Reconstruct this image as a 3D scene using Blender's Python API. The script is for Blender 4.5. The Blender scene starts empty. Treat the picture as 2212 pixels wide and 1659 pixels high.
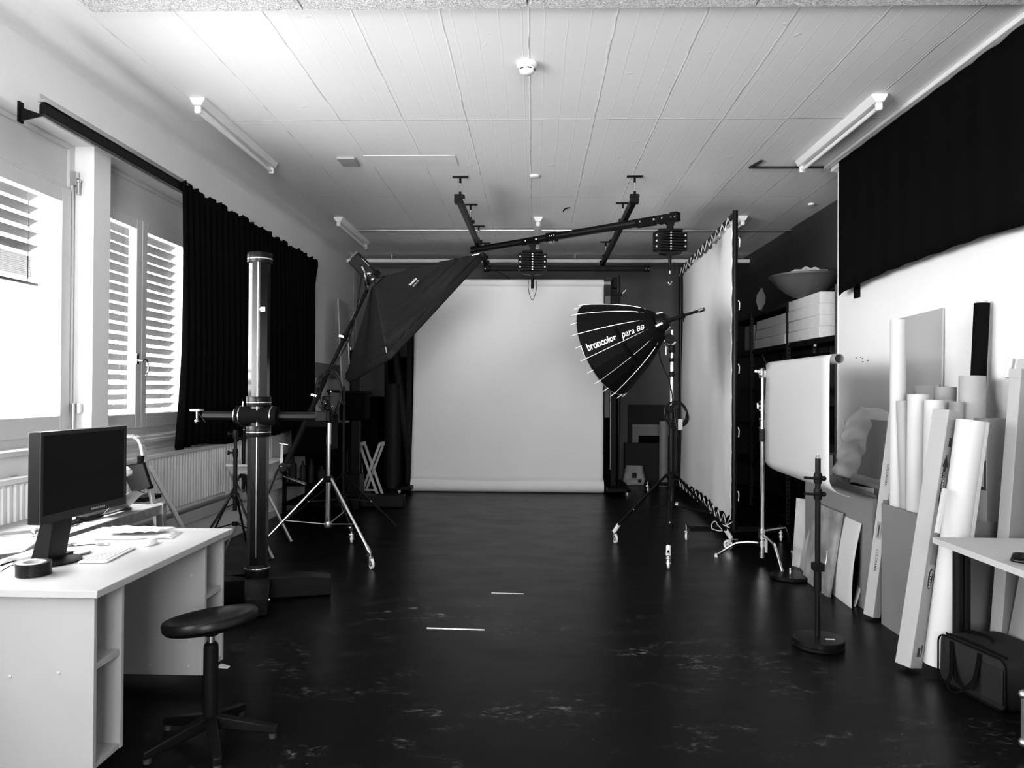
import bpy, bmesh, math, random
from mathutils import Vector as V, Matrix, noise
random.seed(7)
sc = bpy.context.scene
COL = sc.collection
PI = math.pi
# ---------------------------------------------------------------- camera (measured from the photograph)
FPX, CX, CY, EYE = 1620.0, 1106.0, 829.5, 1.47
YAW, PITCH, ROLL = math.atan(47/FPX), math.atan(12.5/FPX), math.radians(0.35)
CAMR = Matrix.Rotation(YAW, 3, 'Z') @ Matrix.Rotation(PI/2+PITCH, 3, 'X') @ Matrix.Rotation(ROLL, 3, 'Z')
CAMP = V((0, 0, EYE))
cd = bpy.data.cameras.new('camera'); cam = bpy.data.objects.new('camera', cd); COL.objects.link(cam)
cd.sensor_width = 36; cd.lens = 36*FPX/2212; cd.clip_start = .05; cd.clip_end = 200
cam.matrix_world = Matrix.Translation(CAMP) @ CAMR.to_4x4()
sc.camera = cam
def ray(px, py): return CAMR @ V((px-CX, CY-py, -FPX))
def PY(px, py, y): d = ray(px, py); return CAMP + d*(y/d.y)          # point seen at a pixel, at a given depth
def PX(px, py, x): d = ray(px, py); return CAMP + d*(x/d.x)
def PZ(px, py, z): d = ray(px, py); return CAMP + d*((z-EYE)/d.z)
def proj(p):
    q = CAMR.transposed() @ (V(p)-CAMP); return (CX+FPX*q.x/-q.z, CY-FPX*q.y/-q.z)
# ---------------------------------------------------------------- materials
MATS = {}
def mat(name, v, rough=.6, metal=0, spec=.5, mottle=0, mscale=4, bump=0, bscale=60, coat=0, stretch=None, alpha=None, sheen=0, aniso=0):
    m = bpy.data.materials.new(name); m.use_nodes = True; nt = m.node_tree; N = nt.nodes; L = nt.links
    b = N['Principled BSDF']; b.inputs['Base Color'].default_value = (v, v, v, 1); b.inputs['Roughness'].default_value = rough
    b.inputs['Metallic'].default_value = metal; b.inputs['Specular IOR Level'].default_value = spec
    if coat: b.inputs['Coat Weight'].default_value = coat; b.inputs['Coat Roughness'].default_value = .15
    if sheen: b.inputs['Sheen Weight'].default_value = sheen
    if alpha is not None: b.inputs['Alpha'].default_value = alpha
    tc = N.new('ShaderNodeTexCoord'); mp = N.new('ShaderNodeMapping'); L.new(tc.outputs['Object'], mp.inputs[0])
    if stretch: mp.inputs['Scale'].default_value = stretch
    n = N.new('ShaderNodeTexNoise'); n.inputs['Scale'].default_value = mscale; n.inputs['Detail'].default_value = 6; L.new(mp.outputs[0], n.inputs[0])
    r = N.new('ShaderNodeMapRange'); k = mottle if mottle else .04
    r.inputs['From Min'].default_value = .3; r.inputs['From Max'].default_value = .7
    r.inputs['To Min'].default_value = v*(1-k); r.inputs['To Max'].default_value = min(1, v*(1+k)); L.new(n.outputs[0], r.inputs[0]); L.new(r.outputs[0], b.inputs['Base Color'])
    if bump:
        n2 = N.new('ShaderNodeTexNoise'); n2.inputs['Scale'].default_value = bscale; n2.inputs['Detail'].default_value = 3; L.new(mp.outputs[0], n2.inputs[0])
        bp = N.new('ShaderNodeBump'); bp.inputs['Strength'].default_value = bump; bp.inputs['Distance'].default_value = .01
        L.new(n2.outputs[0], bp.inputs['Height']); L.new(bp.outputs[0], b.inputs['Normal'])
    MATS[name] = m; return m
mat('wall_paint', .8, .75, mottle=.03, mscale=1.2, bump=.25, bscale=90)
mat('dark_wall', .032, .7, mottle=.1, mscale=1.5, bump=.25, bscale=90)
mat('back_wall', .1, .7, mottle=.08, mscale=1.2, bump=.25, bscale=90)
mat('white_gloss', .8, .3)
mat('white_matt', .8, .7)
mat('frame_white', .55, .4)
mat('desk_white', .37, .38, mottle=.02)
mat('desk_side', .31, .5, mottle=.03)
mat('radiator_white', .7, .35)
mat('chrome', .85, .12, 1)
mat('steel', .6, .3, 1)
mat('galvanised', .5, .45, 1, mottle=.2, mscale=20)
mat('black_metal', .004, .42, spec=.1)
mat('black_satin', .004, .33, spec=.16)
mat('column_black', .004, .2, spec=.45)
mat('black_matt', .003, .8, spec=.03)
mat('black_plastic', .005, .45, spec=.12)
mat('screen_black', .006, .4, spec=.08)
mat('dark_grey', .02, .55, spec=.12)
mat('mid_grey', .22, .6)
mat('grey_card', .155, .75, mottle=.05, mscale=3)
mat('grey_board', .38, .6, mottle=.05, mscale=2)
mat('cardboard', .30, .75, mottle=.06, mscale=3, stretch=(1, 1, .2))
mat('cardboard_dark', .2, .75, mottle=.08, mscale=3, stretch=(1, 1, .2))
mat('cardboard_light', .36, .7, mottle=.04, mscale=3)
mat('paper_white', .48, .55, mottle=.015)
mat('paper_grey', .38, .6)
mat('roll_grey', .3, .6)
mat('backdrop_paper', .92, .6, mottle=.02, mscale=1)
mat('scrim', .9, .7, mottle=.03, mscale=2, bump=.1, bscale=15)
mat('curtain_black', .0035, .95, spec=.02, sheen=0)
mat('softbox_black', .009, .5, spec=.15, bump=.15, bscale=25)
mat('umbrella_black', .004, .6, spec=.05)
mat('rubber', .02, .6)
mat('styrofoam', .6, .8, mottle=.06, mscale=12, bump=.5, bscale=120)
mat('wood', .45, .55, mottle=.2, mscale=5, stretch=(1, 8, 8))
mat('dark_wood', .1, .5, mottle=.3, mscale=5, stretch=(1, 8, 8))
mat('foil', .3, .3, .3, mottle=.25, mscale=5, bump=.5, bscale=12)
mat('film', .85, .35, alpha=.45, bump=.8, bscale=9)
mat('sheet_film', .8, .2, alpha=.45, bump=.5, bscale=9)
mat('clear_plastic', .7, .15, alpha=.35)
mat('print_black', .02, .6)
mat('print_white', .9, .6)
mat('marble_card', .45, .5, mottle=.45, mscale=3, stretch=(1, 1, .4))
mat('quilt', .2, .7, mottle=.5, mscale=5, bump=.7, bscale=7)
mat('bag_fabric', .004, .75, spec=.3, bump=.4, bscale=150)
mat('reflector_grey', .06, .5)
mat('tape_white', .8, .7)
mat('facade', .015, .9, mottle=.25, mscale=3, stretch=(1, 1, 4))
mat('ladder_metal', .7, .35, .6)
mat('tube_glass', .85, .3)
mat('zig_cord', .75, .7)
mat('vinyl_white', .5, .5, mottle=.015)
mat('slat_paint', .085, .6, spec=.02)
mat('far_white', .024, .7, spec=.02)
def glass():
    m = bpy.data.materials.new('window_glass'); m.use_nodes = True; nt = m.node_tree; N = nt.nodes; L = nt.links
    for n in list(N): N.remove(n)
    o = N.new('ShaderNodeOutputMaterial'); t = N.new('ShaderNodeBsdfTransparent'); g = N.new('ShaderNodeBsdfGlossy'); mx = N.new('ShaderNodeMixShader'); f = N.new('ShaderNodeFresnel')
    t.inputs[0].default_value = (.95, .95, .95, 1); g.inputs['Roughness'].default_value = .02; f.inputs[0].default_value = 1.45
    geo = N.new('ShaderNodeNewGeometry'); k = N.new('ShaderNodeMath'); k.operation = 'MULTIPLY'; iv = N.new('ShaderNodeMath'); iv.operation = 'SUBTRACT'; iv.inputs[0].default_value = 1
    L.new(geo.outputs['Backfacing'], iv.inputs[1]); L.new(iv.outputs[0], k.inputs[0]); L.new(f.outputs[0], k.inputs[1]); L.new(k.outputs[0], mx.inputs[0]); L.new(t.outputs[0], mx.inputs[1]); L.new(g.outputs[0], mx.inputs[2]); L.new(mx.outputs[0], o.inputs[0]); MATS['glass'] = m
glass()
def floor_mat():
    m = bpy.data.materials.new('black_floor'); m.use_nodes = True; nt = m.node_tree; N = nt.nodes; L = nt.links; b = N['Principled BSDF']
    tc = N.new('ShaderNodeTexCoord'); mp = N.new('ShaderNodeMapping'); mp.inputs['Scale'].default_value = (.75, 1.25, 1); L.new(tc.outputs['Object'], mp.inputs[0])
    def noi(s, d, r=.6, dist=0):
        n = N.new('ShaderNodeTexNoise'); n.inputs['Scale'].default_value = s; n.inputs['Detail'].default_value = d; n.inputs['Roughness'].default_value = r; n.inputs['Distortion'].default_value = dist
        L.new(mp.outputs[0], n.inputs[0]); return n.outputs[0]
    def rmp(i, a, bb, c=0, d=1):
        r = N.new('ShaderNodeMapRange'); r.inputs['From Min'].default_value = a; r.inputs['From Max'].default_value = bb; r.inputs['To Min'].default_value = c; r.inputs['To Max'].default_value = d; L.new(i, r.inputs[0]); return r.outputs[0]
    def ma(op, a, bb):
        n = N.new('ShaderNodeMath'); n.operation = op
        for k, x in enumerate((a, bb)):
            if isinstance(x, (int, float)): n.inputs[k].default_value = x
            else: L.new(x, n.inputs[k])
        return n.outputs[0]
    area = rmp(noi(1.1, 3), .46, .66); fine = rmp(noi(26, 8, .75, .6), .52, .74); big = rmp(noi(5, 5), .48, .68)
    scuff = ma('MULTIPLY', ma('MULTIPLY', area, big), fine)
    spk = rmp(noi(60, 2), .74, .78)
    sep = N.new('ShaderNodeSeparateXYZ'); L.new(tc.outputs['Object'], sep.inputs[0])
    near = rmp(sep.outputs[1], 6.4, 4.6)   # worn where people walk and work
    val = ma('ADD', .0035, ma('MULTIPLY', near, ma('ADD', ma('MULTIPLY', scuff, .38), ma('MULTIPLY', spk, .25))))
    L.new(val, b.inputs['Base Color'])
    L.new(rmp(noi(3, 4), .3, .7, .27, .36), b.inputs['Roughness']); b.inputs['Specular IOR Level'].default_value = .07
    bp = N.new('ShaderNodeBump'); bp.inputs['Strength'].default_value = .06; bp.inputs['Distance'].default_value = .01; L.new(noi(9, 4), bp.inputs['Height']); L.new(bp.outputs[0], b.inputs['Normal'])
    MATS['floor'] = m
floor_mat()
def ceil_mat():
    m = bpy.data.materials.new('concrete_ceiling'); m.use_nodes = True; nt = m.node_tree; N = nt.nodes; L = nt.links; b = N['Principled BSDF']
    b.inputs['Roughness'].default_value = .7
    tc = N.new('ShaderNodeTexCoord'); sep = N.new('ShaderNodeSeparateXYZ'); L.new(tc.outputs['Object'], sep.inputs[0])
    nz = N.new('ShaderNodeTexNoise'); nz.inputs['Scale'].default_value = 3.5; nz.inputs['Detail'].default_value = 8; L.new(tc.outputs['Object'], nz.inputs[0])
    def ma(op, a, bb, c=None):
        n = N.new('ShaderNodeMath'); n.operation = op
        for k, x in enumerate((a, bb) if c is None else (a, bb, c)):
            if isinstance(x, (int, float)): n.inputs[k].default_value = x
            else: L.new(x, n.inputs[k])
        return n.outputs[0]
    wob = ma('MULTIPLY', ma('SUBTRACT', nz.outputs[0], .5), .02)
    def line(s, period, off, w):
        x = ma('ADD', ma('ADD', s, wob), 100*period-off)
        d = ma('ABSOLUTE', ma('SUBTRACT', ma('MODULO', x, period), period/2), 0)     # period/2 at the joint
        e = ma('SUBTRACT', period/2, d)
        return ma('MAXIMUM', ma('SUBTRACT', 1, ma('DIVIDE', e, w)), 0)
    j = ma('MAXIMUM', line(sep.outputs[0], .49, -.04, .008), line(sep.outputs[1], 2.31, 5.755, .012))
    f = ma('MULTIPLY', line(sep.outputs[0], .13, .05, .006), .3)
    n3 = N.new('ShaderNodeTexNoise'); n3.inputs['Scale'].default_value = 1; n3.inputs['Detail'].default_value = 3
    mp = N.new('ShaderNodeMapping'); mp.inputs['Scale'].default_value = (22, .7, 1); L.new(tc.outputs['Object'], mp.inputs[0]); L.new(mp.outputs[0], n3.inputs[0])
    n4 = N.new('ShaderNodeTexNoise'); n4.inputs['Scale'].default_value = 9; n4.inputs['Detail'].default_value = 1; L.new(tc.outputs['Object'], n4.inputs[0])
    drop = ma('MAXIMUM', ma('MULTIPLY', ma('SUBTRACT', n4.outputs[0], .74), 12), 0)
    h = ma('ADD', ma('ADD', ma('MULTIPLY', j, 1), f), ma('ADD', ma('MULTIPLY', n3.outputs[0], .25), drop))
    bp = N.new('ShaderNodeBump'); bp.inputs['Strength'].default_value = .8; bp.inputs['Distance'].default_value = .003; L.new(h, bp.inputs['Height']); L.new(bp.outputs[0], b.inputs['Normal'])
    # the joints carry a thin dirty crack line in places
    r = N.new('ShaderNodeMapRange'); r.inputs['From Min'].default_value = .5; r.inputs['From Max'].default_value = .62; L.new(nz.outputs[0], r.inputs[0])
    ck = ma('MULTIPLY', ma('MULTIPLY', j, r.outputs[0]), .28)
    L.new(ma('SUBTRACT', .84, ck), b.inputs['Base Color']); MATS['ceiling'] = m
ceil_mat()
def wool_mat():
    m = bpy.data.materials.new('wood_wool_panel'); m.use_nodes = True; nt = m.node_tree; N = nt.nodes; L = nt.links; b = N['Principled BSDF']
    b.inputs['Roughness'].default_value = .9; tc = N.new('ShaderNodeTexCoord')
    v = N.new('ShaderNodeTexNoise'); v.inputs['Scale'].default_value = 45; v.inputs['Detail'].default_value = 4; v.inputs['Distortion'].default_value = 2.5; L.new(tc.outputs['Object'], v.inputs[0])
    r = N.new('ShaderNodeMapRange'); r.inputs['From Min'].default_value = .35; r.inputs['From Max'].default_value = .6; r.inputs['To Min'].default_value = .35; r.inputs['To Max'].default_value = .85
    L.new(v.outputs[0], r.inputs[0]); L.new(r.outputs[0], b.inputs['Base Color'])
    bp = N.new('ShaderNodeBump'); bp.inputs['Strength'].default_value = 1; bp.inputs['Distance'].default_value = .01; L.new(v.outputs[0], bp.inputs['Height']); L.new(bp.outputs[0], b.inputs['Normal']); MATS['wool'] = m
wool_mat()
# ---------------------------------------------------------------- geometry builder
def frame(d, up=V((0, 0, 1))):
    d = V(d).normalized()
    if abs(d.dot(up)) > .99: up = V((0, 1, 0))
    s = d.cross(up).normalized(); return s, s.cross(d).normalized(), d
class G:
    def __init__(s): s.bm = bmesh.new()
    def face(s, vs):
        try: return s.bm.faces.new(vs)
        except ValueError: return None
    def verts(s, ps): return [s.bm.verts.new(V(p)) for p in ps]
    def box(s, x0, x1, y0, y1, z0, z1):
        v = s.verts([(x, y, z) for x in (x0, x1) for y in (y0, y1) for z in (z0, z1)])
        for f in ((0, 1, 3, 2), (4, 6, 7, 5), (0, 4, 5, 1), (2, 3, 7, 6), (0, 2, 6, 4), (1, 5, 7, 3)): s.face([v[i] for i in f])
        return s
    def bar(s, p0, p1, w, h, up=(0, 0, 1)):     # box along p0-p1; h is measured along up, w across
        p0, p1 = V(p0), V(p1); d = (p1-p0).normalized(); up = V(up)
        if abs(d.dot(up.normalized())) > .99: up = V((0, 1, 0))
        a = d.cross(up).normalized(); b = a.cross(d).normalized(); c = []
        for p in (p0, p1):
            for i, j in ((-1, -1), (1, -1), (1, 1), (-1, 1)): c.append(p+a*(i*w/2)+b*(j*h/2))
        v = s.verts(c)
        for f in ((3, 2, 1, 0), (4, 5, 6, 7), (0, 1, 5, 4), (1, 2, 6, 5), (2, 3, 7, 6), (3, 0, 4, 7)): s.face([v[i] for i in f])
        return s
    def prism(s, pts, vec):
        a = s.verts(pts); b = s.verts([V(p)+V(vec) for p in pts]); n = len(pts)
        s.face(a[::-1]); s.face(b)
        for i in range(n): s.face([a[i], a[(i+1) % n], b[(i+1) % n], b[i]])
        return s
    def loft(s, rings, caps=True, close=True):
        vs = [s.verts(r) for r in rings]; n = len(vs[0])
        for a, b in zip(vs, vs[1:]):
            for i in range(n if close else n-1): s.face([a[i], a[(i+1) % n], b[(i+1) % n], b[i]])
        if caps and close: s.face(vs[0][::-1]); s.face(vs[-1])
        return s
    def cyl(s, p0, p1, r, r2=None, n=16, caps=True):
        p0, p1 = V(p0), V(p1); r2 = r if r2 is None else r2; a, b, d = frame(p1-p0)
        return s.loft([[p+a*(q*math.cos(t*2*PI/n))+b*(q*math.sin(t*2*PI/n)) for t in range(n)] for p, q in ((p0, r), (p1, r2))], caps)
    def hollow(s, p0, p1, r, t, n=24):          # open tube with wall thickness t
        p0, p1 = V(p0), V(p1); a, b, d = frame(p1-p0)
        R = [[p+a*(q*math.cos(k*2*PI/n))+b*(q*math.sin(k*2*PI/n)) for k in range(n)] for p, q in ((p0, r), (p1, r), (p1, r-t), (p0, r-t), (p0, r))]
        return s.loft(R, False)
    def lathe(s, prof, o=(0, 0, 0), ax=(0, 0, 1), n=32):     # prof = [(radius, height)...]
        o = V(o); a, b, d = frame(ax)
        return s.loft([[o+d*h+a*(max(r, 1e-4)*math.cos(k*2*PI/n))+b*(max(r, 1e-4)*math.sin(k*2*PI/n)) for k in range(n)] for r, h in prof])
    def tube(s, pts, r, n=8, smooth=0, closed=False):
        pts = [V(p) for p in pts]
        if smooth: pts = catmull(pts, smooth, closed)
        rings = []; up = None
        for i, p in enumerate(pts):
            if closed: d = pts[(i+1) % len(pts)]-pts[i-1]
            else: d = pts[min(i+1, len(pts)-1)]-pts[max(i-1, 0)]
            d.normalize()
            if up is None: a, b, _ = frame(d)
            else: a = (up-d*up.dot(d)).normalized(); b = d.cross(a)
            up = a; rings.append([p+a*(r*math.cos(k*2*PI/n))+b*(r*math.sin(k*2*PI/n)) for k in range(n)])
        if closed: rings.append(rings[0])
        return s.loft(rings, not closed)
    def ball(s, c, r, n=12, sz=1):
        return s.lathe([(r*math.sin(i*PI/n), -r*sz*math.cos(i*PI/n)) for i in range(n+1)], c, n=n*2)
    def grid(s, f, nu, nv):
        vs = [[s.bm.verts.new(V(f(i/nu, j/nv))) for j in range(nv+1)] for i in range(nu+1)]
        for i in range(nu):
            for j in range(nv): s.face([vs[i][j], vs[i+1][j], vs[i+1][j+1], vs[i][j+1]])
        return s
def catmull(p, k, closed=False):
    out = []; n = len(p)
    for i in range(n if closed else n-1):
        if closed: a, b, c, d = p[i-1], p[i], p[(i+1) % n], p[(i+2) % n]
        else: a, b, c, d = p[max(i-1, 0)], p[i], p[i+1], p[min(i+2, n-1)]
        for j in range(k):
            t = j/k; out.append(.5*((2*b)+(c-a)*t+(2*a-5*b+4*c-d)*t*t+(3*b-a-3*c+d)*t**3))
    if not closed: out.append(p[-1])
    return out
def root(o):
    while o.parent: o = o.parent
    return o
def make(name, g, m, parent=None, bevel=0, solid=0, angle=35, loc=None, smooth=True, seg=2):
    bm = g.bm
    bmesh.ops.recalc_face_normals(bm, faces=bm.faces)
    if parent is not None: off = V(root(parent).location)
    elif loc is not None: off = V(loc)
    else:
        xs = [v.co for v in bm.verts]; lo = [min(c[i] for c in xs) for i in range(3)]; hi = [max(c[i] for c in xs) for i in range(3)]
        off = V(((lo[0]+hi[0])/2, (lo[1]+hi[1])/2, lo[2]))
    for v in bm.verts: v.co -= off
    lim = math.radians(angle)
    for e in bm.edges:
        if len(e.link_faces) == 2 and e.calc_face_angle(0) > lim: e.smooth = False
    for f in bm.faces: f.smooth = smooth
    me = bpy.data.meshes.new(name); bm.to_mesh(me); bm.free()
    o = bpy.data.objects.new(name, me); COL.objects.link(o); me.materials.append(MATS[m])
    if parent is not None: o.parent = parent
    else: o.location = off
    if solid:
        k = o.modifiers.new('solid', 'SOLIDIFY'); k.thickness = solid; k.offset = 0
    if bevel:
        k = o.modifiers.new('bevel', 'BEVEL'); k.width = bevel; k.segments = seg; k.limit_method = 'ANGLE'; k.angle_limit = math.radians(40); k.harden_normals = False
    return o
def tag(o, label, cat, group=None):
    o['label'] = label; o['category'] = cat
    if group: o['group'] = group
    return o
def thing(name, label, cat, loc=(0, 0, 0), group=None):
    o = bpy.data.objects.new(name, None); COL.objects.link(o); o.location = loc; o.empty_display_size = .1
    return tag(o, label, cat, group)
def struct(name, g, m, parent=None, **k):
    o = make(name, g, m, parent, **k)
    if parent is None: o['kind'] = 'structure'
    return o
def dup(r, loc, label=None, group=None, rz=0):
    def cp(o, par):
        c = o.copy(); COL.objects.link(c); c.parent = par
        for ch in o.children: cp(ch, c)
        return c
    c = cp(r, None); c.location = loc; c.rotation_euler.z = rz
    if label: c['label'] = label
    if group: c['group'] = group
    return c
def text(name, s, parent, m, o, ux, uy, h, off=0, shear=0, ext=.0006, fn=None, fit=None):
    """lettering laid on the plane through o spanned by ux (reading direction) and uy (up)"""
    c = bpy.data.curves.new('t', 'FONT'); c.body = s; c.size = 1; c.offset = off; c.shear = shear; c.extrude = 0
    t = bpy.data.objects.new('t', c); COL.objects.link(t); bpy.context.view_layer.update()
    me = bpy.data.meshes.new_from_object(t.evaluated_get(bpy.context.evaluated_depsgraph_get()))
    bpy.data.objects.remove(t); bpy.data.curves.remove(c)
    xs = [v.co.x for v in me.vertices]; x0, x1 = min(xs), max(xs); k = h/.7
    kx = fit/(x1-x0) if fit else k
    ux, uy = V(ux).normalized(), V(uy).normalized(); nrm = ux.cross(uy).normalized(); off0 = V(root(parent).location)
    for v in me.vertices:
        x, y = (v.co.x-x0)*kx, v.co.y*k
        p = fn(x, y) if fn else V(o)+ux*x+uy*y+nrm*ext
        v.co = p-off0
    me.materials.clear(); me.materials.append(MATS[m]); me.name = name
    ob = bpy.data.objects.new(name, me); COL.objects.link(ob); ob.parent = parent; return ob
# ================================================================ the room
XL, XR, XN, YB, YF, ZC, YE = -2.97, 2.80, 3.27, 12.43, -3.0, 3.55, 6.99
XO = -3.38
struct('floor', G().box(XO, XN+.15, YF-.2, YB+.2, -.12, 0), 'floor', loc=(0, 0, 0))
struct('ceiling', G().box(XO, XN+.15, YF-.2, YB+.2, ZC, ZC+.15), 'ceiling', loc=(0, 0, 0))
g = G(); zs, zt = 1.10, 3.09; holes = [(-1.2, 1.2), (1.72, 4.96), (5.157, 6.75)]
g.box(XO, XL, YF-.2, YB, 0, zs); g.box(XO, XL, YF-.2, YB, zt, ZC)
yy = YF-.2
for a, b in holes: g.box(XO, XL, yy, a, zs, zt); yy = b
g.box(XO, XL, yy, YB, zs, zt)
struct('wall_left', g, 'wall_paint')
wr = struct('wall_right', G().box(XR, XN+.15, YF-.2, YE, 0, ZC), 'wall_paint')
for px, py, l_ in ((1860, 771, .02), (1864, 774, .025), (1877, 778, .03), (1865, 781, .025), (1850, 773, .012)):
    q = PX(px, py, XR-.001); make('scuff_mark', G().bar(q, q+V((0, l_, -.004)), .003, .007), 'print_black', wr)
struct('wall_alcove', G().box(XN, XN+.15, YE, YB, 0, ZC), 'dark_wall')
struct('wall_back', G().box(XL-.3, XN+.15, YB, YB+.2, 0, ZC), 'back_wall')
g = G()
FX0, FX1, FZ0, FZ1 = -1.1, .9, 1.1, 3.09
g.box(XL, XR, YF-.2, YF, 0, FZ0); g.box(XL, XR, YF-.2, YF, FZ1, ZC); g.box(XL, FX0, YF-.2, YF, FZ0, FZ1); g.box(FX1, XR, YF-.2, YF, FZ0, FZ1)
struct('wall_front', g, 'wall_paint')
# plaster band where the left wall meets the ceiling
prof = [(XL, 3.49), (XL+.02, 3.515), (XL+.06, 3.53), (XL+.11, 3.533), (XL+.15, 3.54), (XL+.19, ZC), (XL, ZC)]
struct('trim_1', G().prism([(x, YF, z) for x, z in prof], (0, YB-YF, 0)), 'wall_paint')
# corner bead of the white wall
struct('trim_2', G().box(XR-.006, XR+.02, YE-.004, YE+.006, 0, ZC-.02), 'white_matt')
# wood-wool acoustic panels over the near part of the ceiling
edge = PZ(1106, 17, ZC-.03).y
g = G()
for x0, x1 in ((-2.42, -1.26), (-1.25, -.05), (-.04, 1.16), (1.17, 2.37), (2.38, 2.78)): g.box(x0, x1, YF, edge, ZC-.035, ZC)
struct('trim_3', g, 'wool')
# skirting board along the left wall
struct('baseboard_left', G().box(XL, XL+.015, YF, YB, 0, .08), 'frame_white')
struct('trim_4', G().box(XL, XL+.07, 4.9, 9.6, .32, .42).cyl((XL+.035, 4.9, .448), (XL+.035, 9.6, .448), .012), 'frame_white', bevel=.01)
# ---- windows
def window(n, y0, y1, sashes, z0=zs, z1=zt, split=2.77, xw=-3.10, handle=None):
    """frame set back in the reveal: fixed blind box panel above, casement sashes below"""
    fr = G(); T = .07
    fr.box(xw-T, xw, y0, y0+.05, z0, z1); fr.box(xw-T, xw, y1-.06, y1, z0, z1); fr.box(xw-T, xw, y0+.05, y1-.05, z0, z0+.06); fr.box(xw-T, xw, y0+.05, y1-.05, z1-.035, z1)
    fr.box(xw-T, xw, y0+.05, y1-.05, split, split+.03)
    o = struct('window_%d' % n, fr, 'frame_white', bevel=.004)
    make('blind_box_panel', G().box(xw-T+.01, xw-.018, y0+.05, y1-.05, split+.03, z1-.035), 'frame_white', o)
    for a, b in sashes:
        s = .098 if n == 1 else .078; x1 = xw+.018; x0 = xw-.05
        q = G(); q.box(x0, x1, a, a+s, z0+.055, split+.01); q.box(x0, x1, b-s, b, z0+.055, split+.01); q.box(x0, x1, a+s, b-s, z0+.055, z0+.055+s+.03); q.box(x0, x1, a+s, b-s, split+.01-s, split+.01)
        sa = make('sash', q, 'frame_white', o, bevel=.005)
        make('glazing', G().box(xw-.035, xw-.03, a+s, b-s, z0+.14+s-.055, split+.01-s), 'glass', sa)
    return o
w1 = window(1, 1.72, 4.96, [(1.79, 3.33), (3.34, 4.895)])
w2 = window(2, 5.157, 6.75, [(5.21, 5.80), (5.806, 6.69)])
w3 = window(3, -1.2, 1.2, [(-1.14, -.02), (-.01, 1.15)])
# hinges of window 1 on the pillar side
hp = PX(148, 378, -3.08)
g = G(); g.box(-3.1, -3.062, 4.905, 4.94, 2.82, 2.91); g.cyl((-3.055, 4.925, 2.76), (-3.055, 4.925, 2.84), .012); g.ball((-3.055, 4.925, 2.85), .018, 6)
make('hinge', g, 'steel', w1)
g = G(); g.cyl((-3.06, 4.90, 1.17), (-3.06, 4.90, 1.36), .009); g.box(-3.07, -3.03, 4.92, 4.955, 1.30, 1.36)
make('hinge', g, 'steel', w1)
make('gear_rod', G().box(-3.098, -3.085, 4.912, 4.93, 1.36, 2.82), 'frame_white', w1)
# handle on window 2
c = PX(300, 778, -3.065)
g = G(); g.box(-3.082, -3.07, c.y-.02, c.y+.012, c.z-.03, c.z+.05); g.cyl((-3.08, c.y, c.z), (-3.03, c.y, c.z), .012)
g.tube([(-3.03, c.y, c.z+.01), (-3.02, c.y+.035, c.z-.005), (-3.015, c.y+.05, c.z-.05), (-3.015, c.y+.035, c.z-.1), (-3.02, c.y+.015, c.z-.125)], .009, smooth=4)
make('window_handle', g, 'chrome', w2)
# window sills
for n, (a, b) in enumerate(((1.72, 4.96), (5.157, 6.75), (-1.2, 1.2))):
    struct('trim_%d' % (5+n), G().box(-3.12, XL+.035, a+.005, b-.005, zs-.03, zs+.004), 'frame_white', bevel=.006)
struct('trim_8', G().box(XL, XL+.05, 5.157, 9.6, zs-.05, zs-.02).box(XL, XL+.012, 5.24, 9.4, zs-.11, zs-.075), 'frame_white', bevel=.006)
# unseen front window, added behind the camera to brighten the backdrop
fr = G(); fr.box(FX0, FX1, YF-.14, YF-.07, FZ0, FZ0+.07); fr.box(FX0, FX1, YF-.14, YF-.07, FZ1-.07, FZ1)
for k in range(3): x = FX0+(FX1-FX0-.07)*k/2; fr.box(x, x+.07, YF-.14, YF-.07, FZ0+.07, FZ1-.07)
w4 = struct('window_4', fr, 'frame_white'); make('glazing', G().box(FX0+.05, FX1-.05, YF-.11, YF-.105, FZ0+.07, FZ1-.07), 'glass', w4)
# ---- outside venetian blinds
def blind(name, label, y0, y1, slats, rail, loc_x=-3.27):
    r = thing(name, label, 'window blind', (loc_x, (y0+y1)/2, rail))
    q = G()
    for z, w, tilt in slats:
        a = math.radians(tilt); dx, dz = w/2*math.cos(a), w/2*math.sin(a)
        q.loft([[(loc_x-dx, y, z+dz), (loc_x-dx*.3, y, z+dz*.3+.006), (loc_x+dx*.3, y, z-dz*.3+.004), (loc_x+dx, y, z-dz), (loc_x+dx*.3, y, z-dz*.3+.001), (loc_x-dx*.3, y, z+dz*.3+.003)] for y in (y0, y1)])
    make('slats', q, 'slat_paint', r)
    make('bottom_rail', G().box(loc_x-.035, loc_x+.035, y0, y1, rail-.02, rail), 'slat_paint', r, bevel=.004)
    for y in (y0+.12, y1-.1): make('ladder_cord', G().cyl((loc_x+.03, y, rail), (loc_x+.03, y, 2.8), .003, n=6), 'slat_paint', r)
    return r
sl = [(2.70-.083*i, .075, -32) for i in range(5)] + [(2.31-.0115*i, .07, 2) for i in range(13)]
blind('venetian_blind', 'half raised white outside blind with bunched slats at the large left window', 1.82, 4.80, sl, 2.145)
sl = [(2.72-.078*i, .078, -36) for i in range(20)]
blind('venetian_blind', 'fully lowered white slatted blind behind the double window beside the curtain', 5.22, 6.70, sl, 1.17)
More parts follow.
